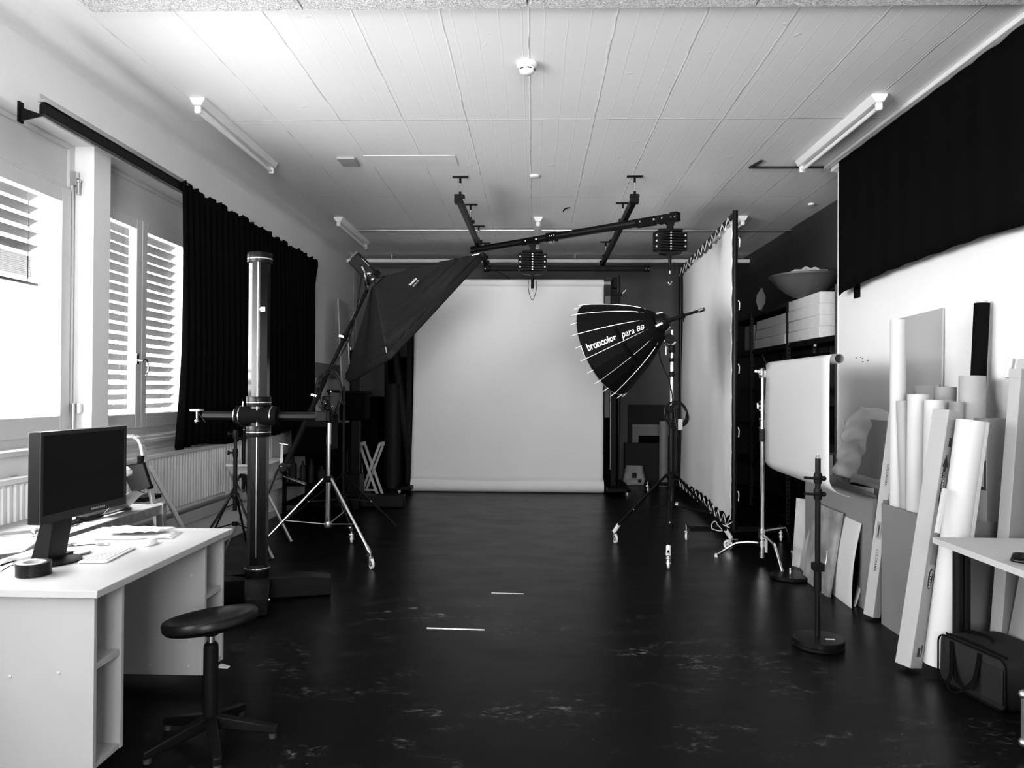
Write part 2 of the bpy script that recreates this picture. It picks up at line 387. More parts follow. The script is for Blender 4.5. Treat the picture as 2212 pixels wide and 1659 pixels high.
# ---- building seen outside
p = PX(60, 826, -16)
bl = thing('office_building', 'pale flat building with fenced forecourt seen faintly through the left window', 'building', (-18, p.y, -5))
make('wall', G().box(-22, -16, -4, 17.2, -5, 1.66), 'facade', bl)
g = G()
for k in range(14): g.box(-15.98, -15.9, -3.6+k*1.3, -2.9+k*1.3, -1.2, .9)
make('window_row', g, 'far_white', bl)
make('roof_edge', G().box(-22.1, -15.85, -4.1, 17.3, 1.66, 1.76), 'slat_paint', bl)
rg = G(); rg.cyl((-8, 4, 1.16), (-8, 14, 1.16), .02)
for k in range(80): rg.cyl((-8, 4+k*.125, -.4), (-8, 4+k*.125, 1.16), .008, n=6)
tag(make('railing', rg, 'slat_paint'), 'thin pale balcony railing outside below the left window panes', 'railing')
wire = G().tube([(-9, -6, 1.9+.55), (-9, 6, 2.02+.1), (-9, 18, 1.9+.3)], .012, 6)
tag(make('overhead_wire', wire, 'slat_paint'), 'single overhead wire outside crossing the left window', 'wire')
# ================================================================ on the ceiling
def batten(name, label, x, y0, y1, group='fluorescent battens on the ceiling'):
    r = thing(name, label, 'ceiling light', (x, (y0+y1)/2, ZC-.12), group)
    h = [(-.055, 0), (.055, 0), (.055, -.012), (.03, -.055), (-.03, -.055), (-.055, -.012)]
    make('housing', G().prism([(x+a, y0, ZC+b) for a, b in h], (0, y1-y0, 0)), 'white_gloss', r, bevel=.004)
    make('tube', G().cyl((x, y0+.04, ZC-.09), (x, y1-.04, ZC-.09), .016), 'tube_glass', r)
    for y in (y0, y1-.04): make('lamp_holder', G().box(x-.024, x+.024, y, y+.04, ZC-.112, ZC-.055), 'white_gloss', r, bevel=.012)
    return r
batten('ceiling_light', 'white tube light on the ceiling at right beside the black curtain', 2.40, 5.28, 6.82)
batten('ceiling_light', 'white tube light on the ceiling above the left curtain rod', -2.42, 5.28, 6.82)
batten('ceiling_light', 'far left tube light on the ceiling near the curtain end', -2.38, 9.0, 10.5)
batten('ceiling_light', 'tube light on the ceiling above the black rail frame', .04, 9.0, 10.5)
batten('ceiling_light', 'tube light on the ceiling behind the top of the white scrim post', 2.47, 8.95, 10.4)
p = PZ(1138, 137, ZC)
r = thing('smoke_detector', 'white round smoke detector near the front of the ceiling', 'smoke detector', (p.x, p.y, ZC-.075))
make('base', G().lathe([(0, 0), (.064, 0), (.064, -.022), (.052, -.03), (0, -.03)], (p.x, p.y, ZC)), 'white_gloss', r)
make('sensor_cap', G().lathe([(0, -.03), (.047, -.03), (.05, -.045), (.044, -.06), (.03, -.07), (0, -.073)], (p.x, p.y, ZC)), 'white_gloss', r)
g = G()
for k in range(6):
    a = k*PI/3-.5
    g.tube([(p.x+.0495*math.cos(a+t*.12), p.y+.0495*math.sin(a+t*.12), ZC-.044) for t in range(6)], .0045, 5)
make('slot', g, 'print_black', r)
p = PZ(1155, 379, ZC)
tag(make('cover_disc', G().lathe([(0, 0), (.048, 0), (.045, -.014), (.03, -.02), (0, -.021)], (p.x, p.y, ZC)), 'white_gloss'), 'small white round cover disc in the middle of the ceiling', 'ceiling disc')
p = PZ(1772, 440, ZC)
tag(make('cover_disc', G().lathe([(0, 0), (.035, 0), (.033, -.02), (0, -.022)], (p.x-.1, p.y, ZC)), 'white_gloss'), 'small white round cover disc beside the dark alcove wall top', 'ceiling disc')
a, b = PZ(778, 344, ZC), PZ(982, 361, ZC)
g = G().box(a.x, b.x, b.y-.01, b.y+.34-.0, ZC-.012, ZC+.001)
tag(make('access_panel', G().box(-1.53, -.71, 6.62, 6.92, ZC-.006, ZC+.001), 'white_matt', bevel=.003), 'flush white rectangular hatch panel in the ceiling left of centre', 'panel')
g.bm.free()
tag(make('access_panel', G().box(-1.78, -1.62, 6.66, 6.9, ZC-.02, ZC+.001), 'paper_grey', bevel=.004), 'small square grey cover beside the long ceiling hatch', 'panel')
g = G().cyl((-2.3, 9.66, ZC-.02), (XN, 9.66, ZC-.02), .012)
tag(make('conduit', g, 'steel'), 'thin metal conduit running across the ceiling behind the rail hangers', 'conduit')
g = G().cyl((1.98, YE-.02, ZC-.015), (2.85, YE-.02, ZC-.015), .011).cyl((1.98, YE-.02, ZC-.015), (2.03, YE-.22, ZC-.015), .011)
tag(make('conduit', g, 'dark_grey'), 'short dark conduit crossing the ceiling to the end of the white wall', 'conduit')
q = PZ(1240, 560, 3.46)
g = G().cyl((-2.9, 11.5, 3.45), (PY(1628, 562, 11.5).x, 11.5, 3.45), .03)
r = thing('curtain_pipe', 'long white pipe hung across the room just in front of the rear wall', 'pipe', (0, 11.5, 3.42))
make('pipe', g, 'white_gloss', r)
for x in (-2.2, .62, 2.9): make('drop_rod', G().cyl((x, 11.5, 3.47), (x, 11.5, ZC), .006), 'white_gloss', r)
p = PZ(1222, 448, ZC)
tag(make('ceiling_hook', G().tube([(p.x-.03, p.y, ZC-.05), (p.x-.01, p.y, ZC-.02), (p.x+.03, p.y, ZC-.005), (p.x+.05, p.y, ZC)], .008, smooth=3), 'black_metal'), 'small black hook on the bare ceiling between the rails', 'hook')
# curtain track + black curtain on the right wall
r = thing('curtain_track', 'white curtain track along the ceiling edge of the right wall', 'curtain rail', (2.68, 3.5, ZC-.04))
make('track', G().box(2.655, 2.70, .2, YE-.02, ZC-.035, ZC-.0), 'white_gloss', r, bevel=.006)
make('wall_strip', G().box(2.72, XR-.001, .2, YE-.02, ZC-.06, ZC), 'white_gloss', r)
def drape(x, y0, y1, ztop, zbot, amp, nw, nu=260, nv=10):
    def f(u, v):
        y = y0+(y1-y0)*u; z = ztop(u)+(zbot(u)-ztop(u))*v
        w = math.sin(u*nw*2*PI+2*math.sin(u*7))*amp*(.75+.25*math.sin(u*31)) + noise.noise(V((y*2.2, z*.6, 3)))*amp*.9
        return (x+w*(.6+.4*v), y+noise.noise(V((y*3, z, 9)))*.02, z)
    return G().grid(f, nu, nv)
zt_ = lambda u: ZC-.05-.004*math.sin(u*150)
zb_ = lambda u: 2.385+.02*math.sin(u*11)+.012*noise.noise(V((u*25, 0, 0)))+(-.05 if u > .93 else 0)*(u-.93)/.07
tag(make('black_curtain', drape(2.685, .3, 6.70, zt_, zb_, .007, 21), 'curtain_black', solid=.004), 'short black curtain hanging from the ceiling along the right wall', 'curtain')
a = PX(1848, 626, XR-.02)
tag(make('hanging_strap', G().box(XR-.012, XR-.004, a.y-.06, a.y+.06, a.z-.07, a.z+.1), 'curtain_black', bevel=.003), 'short black fabric strip hanging below the right curtain', 'strap')
# left curtain rod + curtain
XRD = -2.82
r = thing('curtain_rod', 'long black curtain rail on brackets above the left windows', 'curtain rail', (XRD, 6.9, 3.05))
a = PX(92, 243, XRD); zr = 3.06
make('rail', G().box(XRD-.022, XRD+.022, a.y, 9.62, zr-.03, zr+.03), 'black_metal', r, bevel=.005)
make('channel', G().box(XRD-.018, XRD+.03, a.y-.02, 6.1, zr+.035, zr+.05).box(XRD-.02, XRD-.012, a.y, 6.1, zr+.03, zr+.09), 'steel', r)
for y in (a.y+.02, 7.7, 9.5):
    make('bracket', G().box(XL+.001, XL+.012, y-.02, y+.02, zr-.07, zr+.05).prism([(XL+.01, y-.004, zr+.02), (XRD, y-.004, zr-.03), (XL+.01, y-.004, zr-.06)], (0, .008, 0)), 'black_metal', r)
def lf(u, v):
    y = 5.84+(9.53-5.84)*u; n = noise.noise
    zt2 = zr+.045+.015*math.sin(u*97)+.01*math.sin(u*41)
    zb2 = .985+.02*math.sin(u*19)
    if u > .985: zt2 -= .1*(u-.985)/.015
    z = zt2+(zb2-zt2)*v
    gather = math.exp(-v*9)
    x = XRD+.035+.05*math.sin(u*30*2*PI+3*math.sin(u*5))*(.35+.65*v)*(1-.3*u)+.03*n(V((y*1.5, z*.5, 1)))
    yy = y - .05*math.sin(v*PI)*(1-u)**6*-1 - .10*(v**1.5)*(1-u)**8
    yy = yy+.03*gather*(1 if u > .9 else 0)
    return (x, yy-(.16*min(1, v*6)*max(0, (u-.96)/.04)), z)
tag(make('black_curtain', G().grid(lf, 360, 24), 'curtain_black', solid=.004), 'long black curtain hanging from the left rail down to the radiator', 'curtain')
# ---- radiators
def radiator(label, y0, y1, step, z0=.475, z1=.965):
    x0, x1 = XL+.04, XL+.115
    r = thing('radiator', label, 'radiator', ((x0+x1)/2, (y0+y1)/2, z0), 'panel radiators under the left windows')
    n = int((y1-y0)/step); rings = []
    for k in range(n):
        y = y0+.02+k*step
        for dy, dx in ((0, 0), (step*.25, 0), (step*.4, -.011), (step*.75, -.011), (step*.9, 0)): rings.append((x1+dx, y+dy))
    rings.append((x1, y1-.001))
    pts = [(x1, y0)]+rings
    q = G()
    zz = [z0+.03, z0+.045, z1-.05, z1-.035]
    a = [[q.bm.verts.new((x if 0 < i < 3 else x1, y, z)) for x, y in pts] for i, z in enumerate(zz)]
    for i in range(3):
        for j in range(len(pts)-1): q.face([a[i][j], a[i][j+1], a[i+1][j+1], a[i+1][j]])
    make('panel', q, 'radiator_white', r, solid=.002, angle=25)
    make('top_grille', G().box(x0, x1+.004, y0, y1, z1-.035, z1), 'radiator_white', r, bevel=.006)
    make('bottom_rail', G().box(x0, x1+.002, y0, y1, z0, z0+.03), 'radiator_white', r, bevel=.006)
    for ye in (y0-.004, y1): make('side_cover', G().box(x0, x1+.004, ye, ye+.004, z0, z1), 'radiator_white', r)
    for y in (y0+.3, y1-.3): make('wall_bracket', G().box(XL-.005, x0+.01, y-.02, y+.02, z0+.1, z1-.1), 'frame_white', r)
radiator('long white ribbed radiator under the double window behind the step ladder', 4.35, 6.89, .05)
radiator('shorter white radiator further along the left wall behind the light stands', 6.94, 8.1, .05)
radiator('white radiator under the large left window behind the computer screen', 1.9, 4.2, .05)
# ================================================================ left: desk and what stands on it
DT = .74
DX0, DX1, DY0, DY1 = -2.25, -1.56, 2.65, 3.865
r = thing('desk', 'white desk with open shelf ends on castors in the left foreground', 'desk', ((DX0+DX1)/2, 3.33, 0))
make('desktop', G().box(DX0, DX1, DY0, DY1, DT-.028, DT), 'desk_white', r, bevel=.0025)
def pedestal(y0, y1, nm):
    x0, x1 = DX0+.02, -1.59; t = .019; zb = .075; zt_ = DT-.028
    g = G()
    g.box(x0, x1, y0, y0+t, zb, zt_); g.box(x0, x1, y1-t, y1, zb, zt_)
    g.box(x0, x0+t, y0+t, y1-t, zb, zt_); g.box(x0+t, x1-.004, y0+t, y1-t, zb, zb+t)
    o = make('pedestal', g, 'desk_side', r, bevel=.0012)
    make('shelf', G().box(x0+t, x1-.006, y0+t, y1-t, .435, .458), 'desk_side', o, bevel=.001)
    return o
p1 = pedestal(2.685, 2.885, 1); p2 = pedestal(3.605, 3.83, 2)
make('back_panel', G().box(DX0+.04, DX0+.058, 2.885, 3.605, .09, DT-.03), 'desk_side', r)
for (x, z) in ((-1.72, .43), (-1.90, .415)):
    make('screw_cap', G().lathe([(0, .004), (.006, .002), (.007, 0)], (x, 2.685, z), (0, -1, 0), 16), 'desk_white', p1)
for (x, z) in ((-1.66, .56), (-1.67, .12), (-1.86, .12)):
    make('screw_cap', G().lathe([(0, .004), (.006, .002), (.007, 0)], (x, 3.605, z), (0, -1, 0), 16), 'desk_white', p2)
def castor(parent, x, y, ang, R=.04, top=.13, lever=True, metal='steel', tyre='white_gloss', w=.022):
    """swivel castor; ang = direction the wheel trails"""
    c, s = math.cos(ang), math.sin(ang); d = V((c, s, 0)); sd = V((-s, c, 0)); P = V((x, y, 0)); wc = P+d*R*.55+V((0, 0, R))
    g = G(); g.cyl(P+V((0, 0, R*2.1)), P+V((0, 0, top)), .011); g.cyl(P+V((0, 0, R*2.05)), P+V((0, 0, R*2.05+.014)), .02)
    for k in (-1, 1):
        o = sd*(k*(w/2+.005)); g.prism([P+o+V((0, 0, R*2.1))-d*.016, P+o+V((0, 0, R*2.1))+d*.02, wc+o+d*.012-V((0, 0, .008)), wc+o-d*.014-V((0, 0, .008))], sd*(k*.003))
    g.bar(P-sd*(w/2+.008)+V((0, 0, R*2.1)), P+sd*(w/2+.008)+V((0, 0, R*2.1)), .036, .005)
    if lever: g.bar(P-d*.01+V((0, 0, R*2.2)), P-d*.07+V((0, 0, R*2.35)), w, .006)
    f = make('castor', g, metal, parent)
    make('wheel', G().lathe([(R*.55, -w*.35), (R*.8, -w*.5), (R*.97, -w*.4), (R, 0), (R*.97, w*.4), (R*.8, w*.5), (R*.55, w*.35)], wc, sd, 28), tyre, f)
    make('wheel_disc', G().lathe([(0, -w*.4), (R*.56, -w*.36), (R*.56, w*.36), (0, w*.4)], wc, sd, 20), 'dark_grey', f)
    make('hub', G().cyl(wc-sd*(w*.5+.009), wc+sd*(w*.5+.009), R*.28), metal, f)
    return f
for x, y, a in ((-1.64, 3.74, -.5), (-2.17, 3.76, -1.2), (-1.66, 2.79, -1.8), (-2.17, 2.79, 2.4)):
    castor(r, x, y, a, .026, .08, True, 'black_plastic', 'rubber', .03)
g = G().loft([[(-1.58, 3.72, .075), (-1.58, 3.78, .072), (-1.58, 3.78, .066), (-1.58, 3.72, .068)], [(-1.515, 3.695, .082), (-1.51, 3.72, .082), (-1.51, 3.72, .074), (-1.515, 3.695, .074)]])
make('brake_lever', g, 'white_gloss', r, bevel=.003)
# ---- monitor
A, B = V((-1.915, 2.86, 0)), V((-1.885, 3.42, 0)); d = (B-A).normalized(); nrm = V((d.y, -d.x, 0))   # screen normal, towards the room
z0, z1, th = .932, 1.293, .05
r = thing('computer_monitor', 'black flat computer screen on a tilting stand on the white desk', 'monitor', (-2.0, 3.14, DT))
def q4(a0, a1, b0, b1, off, t): # rectangle on the screen plane
    p = [A+d*a0+nrm*off+V((0, 0, b0)), A+d*a1+nrm*off+V((0, 0, b0)), A+d*a1+nrm*off+V((0, 0, b1)), A+d*a0+nrm*off+V((0, 0, b1))]
    return p, -nrm*t
W = (B-A).length
p, v = q4(0, W, z0, z1, 0, th); make('housing', G().prism(p, v), 'black_plastic', r, bevel=.004)
p, v = q4(.016, W-.016, z0+.034, z1-.016, .0006, .002); make('display_panel', G().prism(p, v), 'screen_black', r)
g = G()
for a0, a1, b0, b1 in ((0, .015, z0, z1), (W-.015, W, z0, z1), (.015, W-.015, z0, z0+.033), (.015, W-.015, z1-.015, z1)):
    p, v = q4(a0, a1, b0, b1, .004, .006); g.prism(p, v)
make('bezel', g, 'dark_grey', r, bevel=.001)
g = G()
for k in range(7):
    p, v = q4(W*.55+k*.014, W*.55+k*.014+.008, z0+.012, z0+.02, .006, .003); g.prism(p, v)
make('control_button', g, 'mid_grey', r)
p, v = q4(W*.15, W*.85, z0+.06, z1-.05, -th, .035); make('rear_housing', G().prism(p, v), 'black_plastic', r, bevel=.01)
nc = A+d*(W*.42)-nrm*(th+.05)
ft = nc-nrm*.02-d*.02
g = G().loft([[V((ft.x, ft.y, DT+.012))+d*i*.055+nrm*j*.04 for i, j in ((-1, -1), (1, -1), (1, 1), (-1, 1))], [V((nc.x, nc.y, .90))+d*i*.06+nrm*j*.03 for i, j in ((-1, -1), (1, -1), (1, 1), (-1, 1))], [V((nc.x, nc.y, 1.07))+d*i*.06+nrm*j*.03 for i, j in ((-1, -1), (1, -1), (1, 1), (-1, 1))]])
make('neck', g, 'black_plastic', r, bevel=.005)
make('hinge_disc', G().cyl(V((nc.x, nc.y, .94))-d*.075, V((nc.x, nc.y, .94))+d*.075, .028), 'steel', r)
make('base', G().lathe([(0, 0), (.12, 0), (.125, .006), (.11, .012), (0, .016)], (ft.x, ft.y, DT+.001)), 'black_plastic', r)
# ---- keyboard
k0, k1, k2, k3 = PZ(165, 1213, DT+.01), PZ(223, 1216, DT+.01), PZ(297, 1181, DT+.01), PZ(243, 1176, DT+.01)
r = thing('computer_keyboard', 'thin white keyboard on the desk in front of the screen', 'keyboard', ((k0.x+k2.x)/2, (k0.y+k2.y)/2, DT))
f0, f1 = (k1+k0)/2, (k2+k3)/2; ax = (f1-f0).normalized(); sd = V((-ax.y, ax.x, 0)); cc = (f0+f1)/2; L_, W_ = .285, .115
g = G().prism([V((cc.x, cc.y, DT+.001))+ax*i*L_/2+sd*j*W_/2 for i, j in ((-1, -1), (1, -1), (1, 1), (-1, 1))], (0, 0, .008)); make('case', g, 'white_matt', r, bevel=.003)
for row in range(5):
    g = G(); n = 14
    for k in range(n):
        c0 = V((cc.x, cc.y, DT+.009))+ax*(-L_/2+.012+k*(L_-.024)/n)+sd*(-W_/2+.01+row*.0195); e = (L_-.024)/n-.003
        g.prism([c0, c0+ax*e, c0+ax*e+sd*.0165, c0+sd*.0165], (0, 0, .003))
    make('key_row', g, 'paper_white', r)
# ---- mouse
c = PZ(322, 1176, DT)
g = G().grid(lambda u, v: (c.x+.028*math.sin(v*PI)*math.cos(u*2*PI)*(1), c.y+.054*math.sin(v*PI)*math.sin(u*2*PI), DT+.001+.026*(max(0, -math.cos(v*PI))**.6)), 28, 12)
tag(make('computer_mouse', g, 'white_gloss'), 'smooth white mouse on the desk near the far corner', 'mouse')
# ---- tape roll
c = PZ(50, 1250, DT)
r = thing('tape_roll', 'roll of wide black adhesive tape at the near left desk corner', 'tape', (c.x, c.y+.06, DT))
o = (c.x, c.y+.06, DT+.001)
make('tape', G().hollow(V(o), V(o)+V((0, 0, .05)), .062, .02, 40), 'black_satin', r, bevel=.001)
make('core', G().hollow(V(o), V(o)+V((0, 0, .05)), .0415, .005, 32), 'paper_grey', r)
# ---- paper and film on the desk
def sheet(name, pts, m, label, cat, z=DT+.002, th=.0015, wave=.0, group=None):
    g = G(); q = [PZ(x, y, z) for x, y in pts]
    g.grid(lambda u, v: tuple((q[0]*(1-u)+q[1]*u)*(1-v)+(q[3]*(1-u)+q[2]*u)*v+V((0, 0, wave*abs(noise.noise(V((u*4, v*4, 2))))))), 12, 12)
    return tag(make(name, g, m, solid=th), label, cat, group)
sheet('plastic_sleeve', [(204, 1165), (372, 1163), (392, 1148), (232, 1140)], 'sheet_film', 'pile of clear plastic sleeves at the far end of the desk', 'plastic sleeve', DT+.004, .004, .014)
sheet('tissue', [(232, 1152), (340, 1150), (385, 1141), (242, 1137)], 'paper_white', 'crumpled white tissue lying on top of the plastic sleeves', 'tissue', DT+.02, .002, .02)
sheet('paper_sheet', [(0, 1198), (50, 1192), (80, 1172), (0, 1168)], 'paper_white', 'white sheet of paper on the desk edge beside the monitor foot', 'paper', DT+.002, .001, .0)
sheet('paper_sheet', [(0, 1236), (26, 1218), (80, 1211), (0, 1210)], 'paper_white', 'loose white paper half under the tape roll', 'paper', DT+.002, .001, .004)
sheet('tablet_case', [(0, 1222), (22, 1214), (52, 1209), (20, 1206)], 'black_plastic', 'flat black tablet case lying left of the monitor foot', 'case', DT+.006, .006)
c = PZ(112, 1195, DT)
r = thing('cable_bundle', 'tangle of white and black cables around the monitor foot', 'cable', (c.x, c.y, DT))
for i, (m_, rr) in enumerate((('white_gloss', .0025), ('black_plastic', .0025), ('white_gloss', .002))):
    pts = [V((c.x+.02*i+.09*math.cos(t*1.3+i)*(.6+.5*noise.noise(V((t, i, 0)))), c.y-.02+.05*math.sin(t*1.3+i*2), DT+.02+.018*math.sin(t*.9+i)**2+.003*i)) for t in range(16)]
    make('cable', G().tube(pts, rr, 6, smooth=5), m_, r)
c = PZ(135, 1204, DT)
tag(make('card_reader', G().box(c.x-.05, c.x+.03, c.y-.04, c.y+.03, DT+.001, DT+.022), 'dark_grey', bevel=.003), 'small dark card reader lying in front of the monitor foot', 'card reader')
c = PZ(172, 1196, DT)
tag(make('coaster', G().lathe([(0, 0), (.055, 0), (.06, .004), (.058, .009), (0, .009)], (c.x-.02, c.y, DT+.001)), 'galvanised', bevel=0), 'round metal disc lying between keyboard and monitor foot', 'disc')
c = PZ(222, 1178, DT)
r = thing('usb_stick', 'small silver memory stick with dark cable beside the keyboard', 'memory stick', (c.x, c.y, DT))
make('body', G().box(c.x-.028, c.x+.028, c.y-.01, c.y+.01, DT+.001, DT+.011), 'white_gloss', r, bevel=.003)
make('label_area', G().box(c.x-.02, c.x+.012, c.y-.0105, c.y+.0, DT+.003, DT+.0116), 'mid_grey', r)
make('cable', G().tube([(c.x-.028, c.y, DT+.005), (c.x-.06, c.y-.0, DT+.004), (c.x-.09, c.y-.03, DT+.004), (c.x-.11, c.y-.07, DT+.012), (c.x-.16, c.y-.05, DT+.01)], .002, 6, smooth=6), 'black_plastic', r)
a, b = PZ(88, 1221, DT+.006), PZ(152, 1207, DT+.006)
tag(make('pen', G().cyl(a, b, .0045).cyl(b, b+(b-a).normalized()*.012, .004, .001), 'black_plastic'), 'black pen lying behind the tape roll', 'pen')
a, b = PZ(82, 1213, DT+.006), PZ(136, 1204, DT+.006)
tag(make('pencil', G().cyl(a, b, .004, n=6), 'paper_white'), 'slim white pencil lying beside the black pen', 'pencil')
# metal lamp rod clamped behind the monitor
a, b = PY(0, 1156, 3.45), PY(76, 1150, 3.3)
r = thing('clamp_arm', 'shiny metal tube arm ending behind the monitor foot', 'arm', (a.x-.35, a.y, .72))
make('tube', G().cyl(a+(a-b)*.9, b, .012), 'chrome', r); make('joint', G().ball(b, .02, 8), 'chrome', r); make('post', G().cyl((a.x-.06, a.y+.02, .725), a-V((.06, -.02, 0)), .012), 'steel', r)
# ================================================================ work bench under the window
BX1, BY0, BY1, BT = -2.35, 2.2, 4.72, .725
r = thing('work_bench', 'low grey bench with metal corner posts under the left window', 'bench', (-2.64, 3.6, 0))
make('bench_top', G().box(-2.86, BX1-.02, BY0, BY1-.03, BT-.012, BT), 'paper_grey', r)
make('edge_rail', G().box(BX1-.02, BX1, BY0, BY1-.03, BT-.055, BT+.003).box(-2.87, BX1, BY1-.03, BY1-.005, BT-.055, BT+.003), 'galvanised', r, bevel=.002)
for x, y in ((BX1-.012, BY1-.012), (BX1-.012, 3.70), (-2.86, BY1-.012), (BX1-.012, BY0+.03)):
    make('leg', G().box(x-.022, x+.022, y-.022, y+.022, 0, BT+.012), 'galvanised', r, bevel=.002)
make('lower_shelf', G().box(-2.84, BX1-.03, BY0+.02, BY1-.04, .2, .215), 'dark_grey', r)
make('back_board', G().box(-2.87, -2.86, BY0+.02, BY1-.04, .2, BT-.02), 'dark_grey', r)
# items on the bench
def onb(px, py): return PZ(px, py, BT+.004)
c = onb(205, 1119); tag(make('battery_pack', G().box(c.x-.05, c.x+.02, c.y-.1, c.y+.06, BT+.004, BT+.03), 'black_plastic', bevel=.004), 'thick black battery pack on the bench edge right of the monitor', 'battery')
c = onb(238, 1106); tag(make('hard_drive', G().box(c.x-.06, c.x+.02, c.y-.09, c.y+.09, BT+.004, BT+.018), 'black_satin', bevel=.003), 'thin black hard drive lying behind the battery pack on the bench', 'hard drive')
c = onb(190, 1112); tag(make('phone', G().box(c.x-.11, c.x-.04, c.y+.0, c.y+.14, BT+.004, BT+.012), 'dark_grey', bevel=.003), 'dark phone lying between hard drive and monitor on the bench', 'phone')
c = onb(150, 1136)
for k, (dx, dy, lb) in enumerate(((0, 0, 'front one of two black pliers on the bench under the monitor'), (-.03, .1, 'rear one of two black pliers on the bench under the monitor'))):
    g = G().tube([(c.x+dx-.03, c.y+dy-.1, BT+.01), (c.x+dx+.01, c.y+dy, BT+.012), (c.x+dx-.01, c.y+dy+.09, BT+.01)], .007, 6, smooth=4).tube([(c.x+dx+.02, c.y+dy-.1, BT+.01), (c.x+dx-.01, c.y+dy, BT+.014), (c.x+dx+.015, c.y+dy+.09, BT+.01)], .007, 6, smooth=4)
    tag(make('pliers', g, 'black_satin'), lb, 'pliers', 'pliers on the bench')
# thermos behind the monitor
c = PY(45, 1120, 4.2)
r = thing('storage_tin', 'dark clip-lid canister standing on the bench behind the monitor', 'canister', (c.x, c.y, BT))
make('body', G().cyl((c.x, c.y, BT), (c.x, c.y, BT+.2), .055, n=28), 'black_plastic', r, bevel=.004)
make('label', G().cyl((c.x, c.y, BT+.07), (c.x, c.y, BT+.12), .056, n=28, caps=False), 'paper_grey', r)
make('lid', G().lathe([(0, .235), (.05, .235), (.06, .225), (.06, .21), (.055, .2), (0, .2)], (c.x, c.y, BT)), 'dark_grey', r)
make('clasp', G().box(c.x-.068, c.x-.055, c.y-.02, c.y+.01, BT+.14, BT+.2), 'steel', r, bevel=.003)
# desk lamp with white head behind the monitor's right edge + bent tray
c = PY(268, 1075, 4.5)
r = thing('desk_lamp', 'small white lamp head and curved metal arm behind the monitor right edge', 'lamp', (c.x, c.y, BT))
hd = PY(262, 1019, 4.5)
make('lamp_head', G().lathe([(0, .03), (.04, .028), (.06, .012), (.062, 0), (.05, -.014), (.02, -.02), (0, -.02)], hd, (.35, -.15, 1)), 'white_gloss', r)
make('arm', G().tube([(hd.x-.01, hd.y, hd.z), (hd.x-.03, hd.y+.05, hd.z-.1), (c.x-.04, c.y+.05, BT+.08), (c.x-.02, c.y, BT+.01)], .008, smooth=5), 'steel', r)
make('base', G().lathe([(0, 0), (.06, 0), (.06, .012), (0, .018)], (c.x-.02, c.y, BT)), 'dark_grey', r)
c = PY(281, 1098, 4.35)
g = G().grid(lambda u, v: (c.x-.10+.12*u, c.y-.14+.28*v, BT+.006+.05+.045*math.cos(u*PI*.9+PI*.1)*-1+.035*math.sin(v*PI)*u), 16, 16)
tag(make('curved_tray', g, 'galvanised', solid=.003), 'curved shiny metal shade lying on the bench behind the monitor', 'metal tray')
# ---- step ladder
def lp(px, py, y): return PY(px, py, y)
r = thing('step_ladder', 'aluminium step ladder with black treads standing behind the bench', 'step ladder', (-2.55, 5.35, 0))
Ya = 5.15
tr = PY(298, 945, Ya); w = .36
rt = [PY(345, 1165, Ya-.10), PY(318, 1020, Ya-.04), PY(306, 960, Ya), PY(300, 948, Ya), PY(290, 943, Ya)]
off = V((-.36, .02, 0))
pts = [rt[0]*1.0, rt[1], rt[2], rt[3], rt[4], rt[4]+off*.85, rt[3]+off, rt[2]+off, rt[1]+off, rt[0]+off]
dirn = (rt[0]-rt[1]).normalized(); foot = rt[0]+dirn*((rt[0].z)/-dirn.z)
pts[0] = foot+V((0, 0, .005)); pts[-1] = foot+off+V((0, 0, .005))
g = G()
for a, b in zip(pts, pts[1:]): g.bar(a, b, .022, .045, (0, 1, .2))
make('front_frame', g, 'ladder_metal', r, bevel=.006)
g = G(); bt = rt[1]+V((-.0, .05, 0))
for o in (V((0, 0, 0)), off): g.bar(rt[1]+o+V((0, .03, .04)), V((foot.x+o.x+.04, foot.y+.55, .005)), .022, .03)
make('rear_leg', g, 'ladder_metal', r, bevel=.004)
def tread(z, hgt, nm='tread'):
    t = (rt[1].z-z)/(rt[1].z-foot.z); c = rt[1].lerp(foot, t)
    return G().box(c.x+off.x+.02, c.x-.015, c.y-.06, c.y+.17, z-hgt, z)
a, b, c_, d_ = PY(262, 1008, 5.0), PY(308, 1000, 5.0), PY(325, 1055, 4.95), PY(285, 1070, 4.95)
g = G().prism([PY(258, 1010, 5.05), PY(309, 1001, 5.05), PY(325, 1052, 4.97), PY(286, 1067, 4.97)], (-.0, .03, .01)); make('tread', g, 'black_plastic', r, bevel=.004)
make('tread', tread(.72, .03), 'black_plastic', r, bevel=.004); make('tread', tread(.46, .03), 'black_plastic', r, bevel=.004); make('tread', tread(.22, .03), 'black_plastic', r, bevel=.004)
c = PY(307, 992, Ya-.05); make('hinge_clip', G().box(c.x-.02, c.x+.012, c.y-.03, c.y+.01, c.z-.025, c.z+.025), 'black_plastic', r, bevel=.005)
c = PY(326, 1051, Ya-.08); make('hinge_clip', G().box(c.x-.015, c.x+.014, c.y-.03, c.y+.01, c.z-.014, c.z+.014), 'black_plastic', r, bevel=.004)
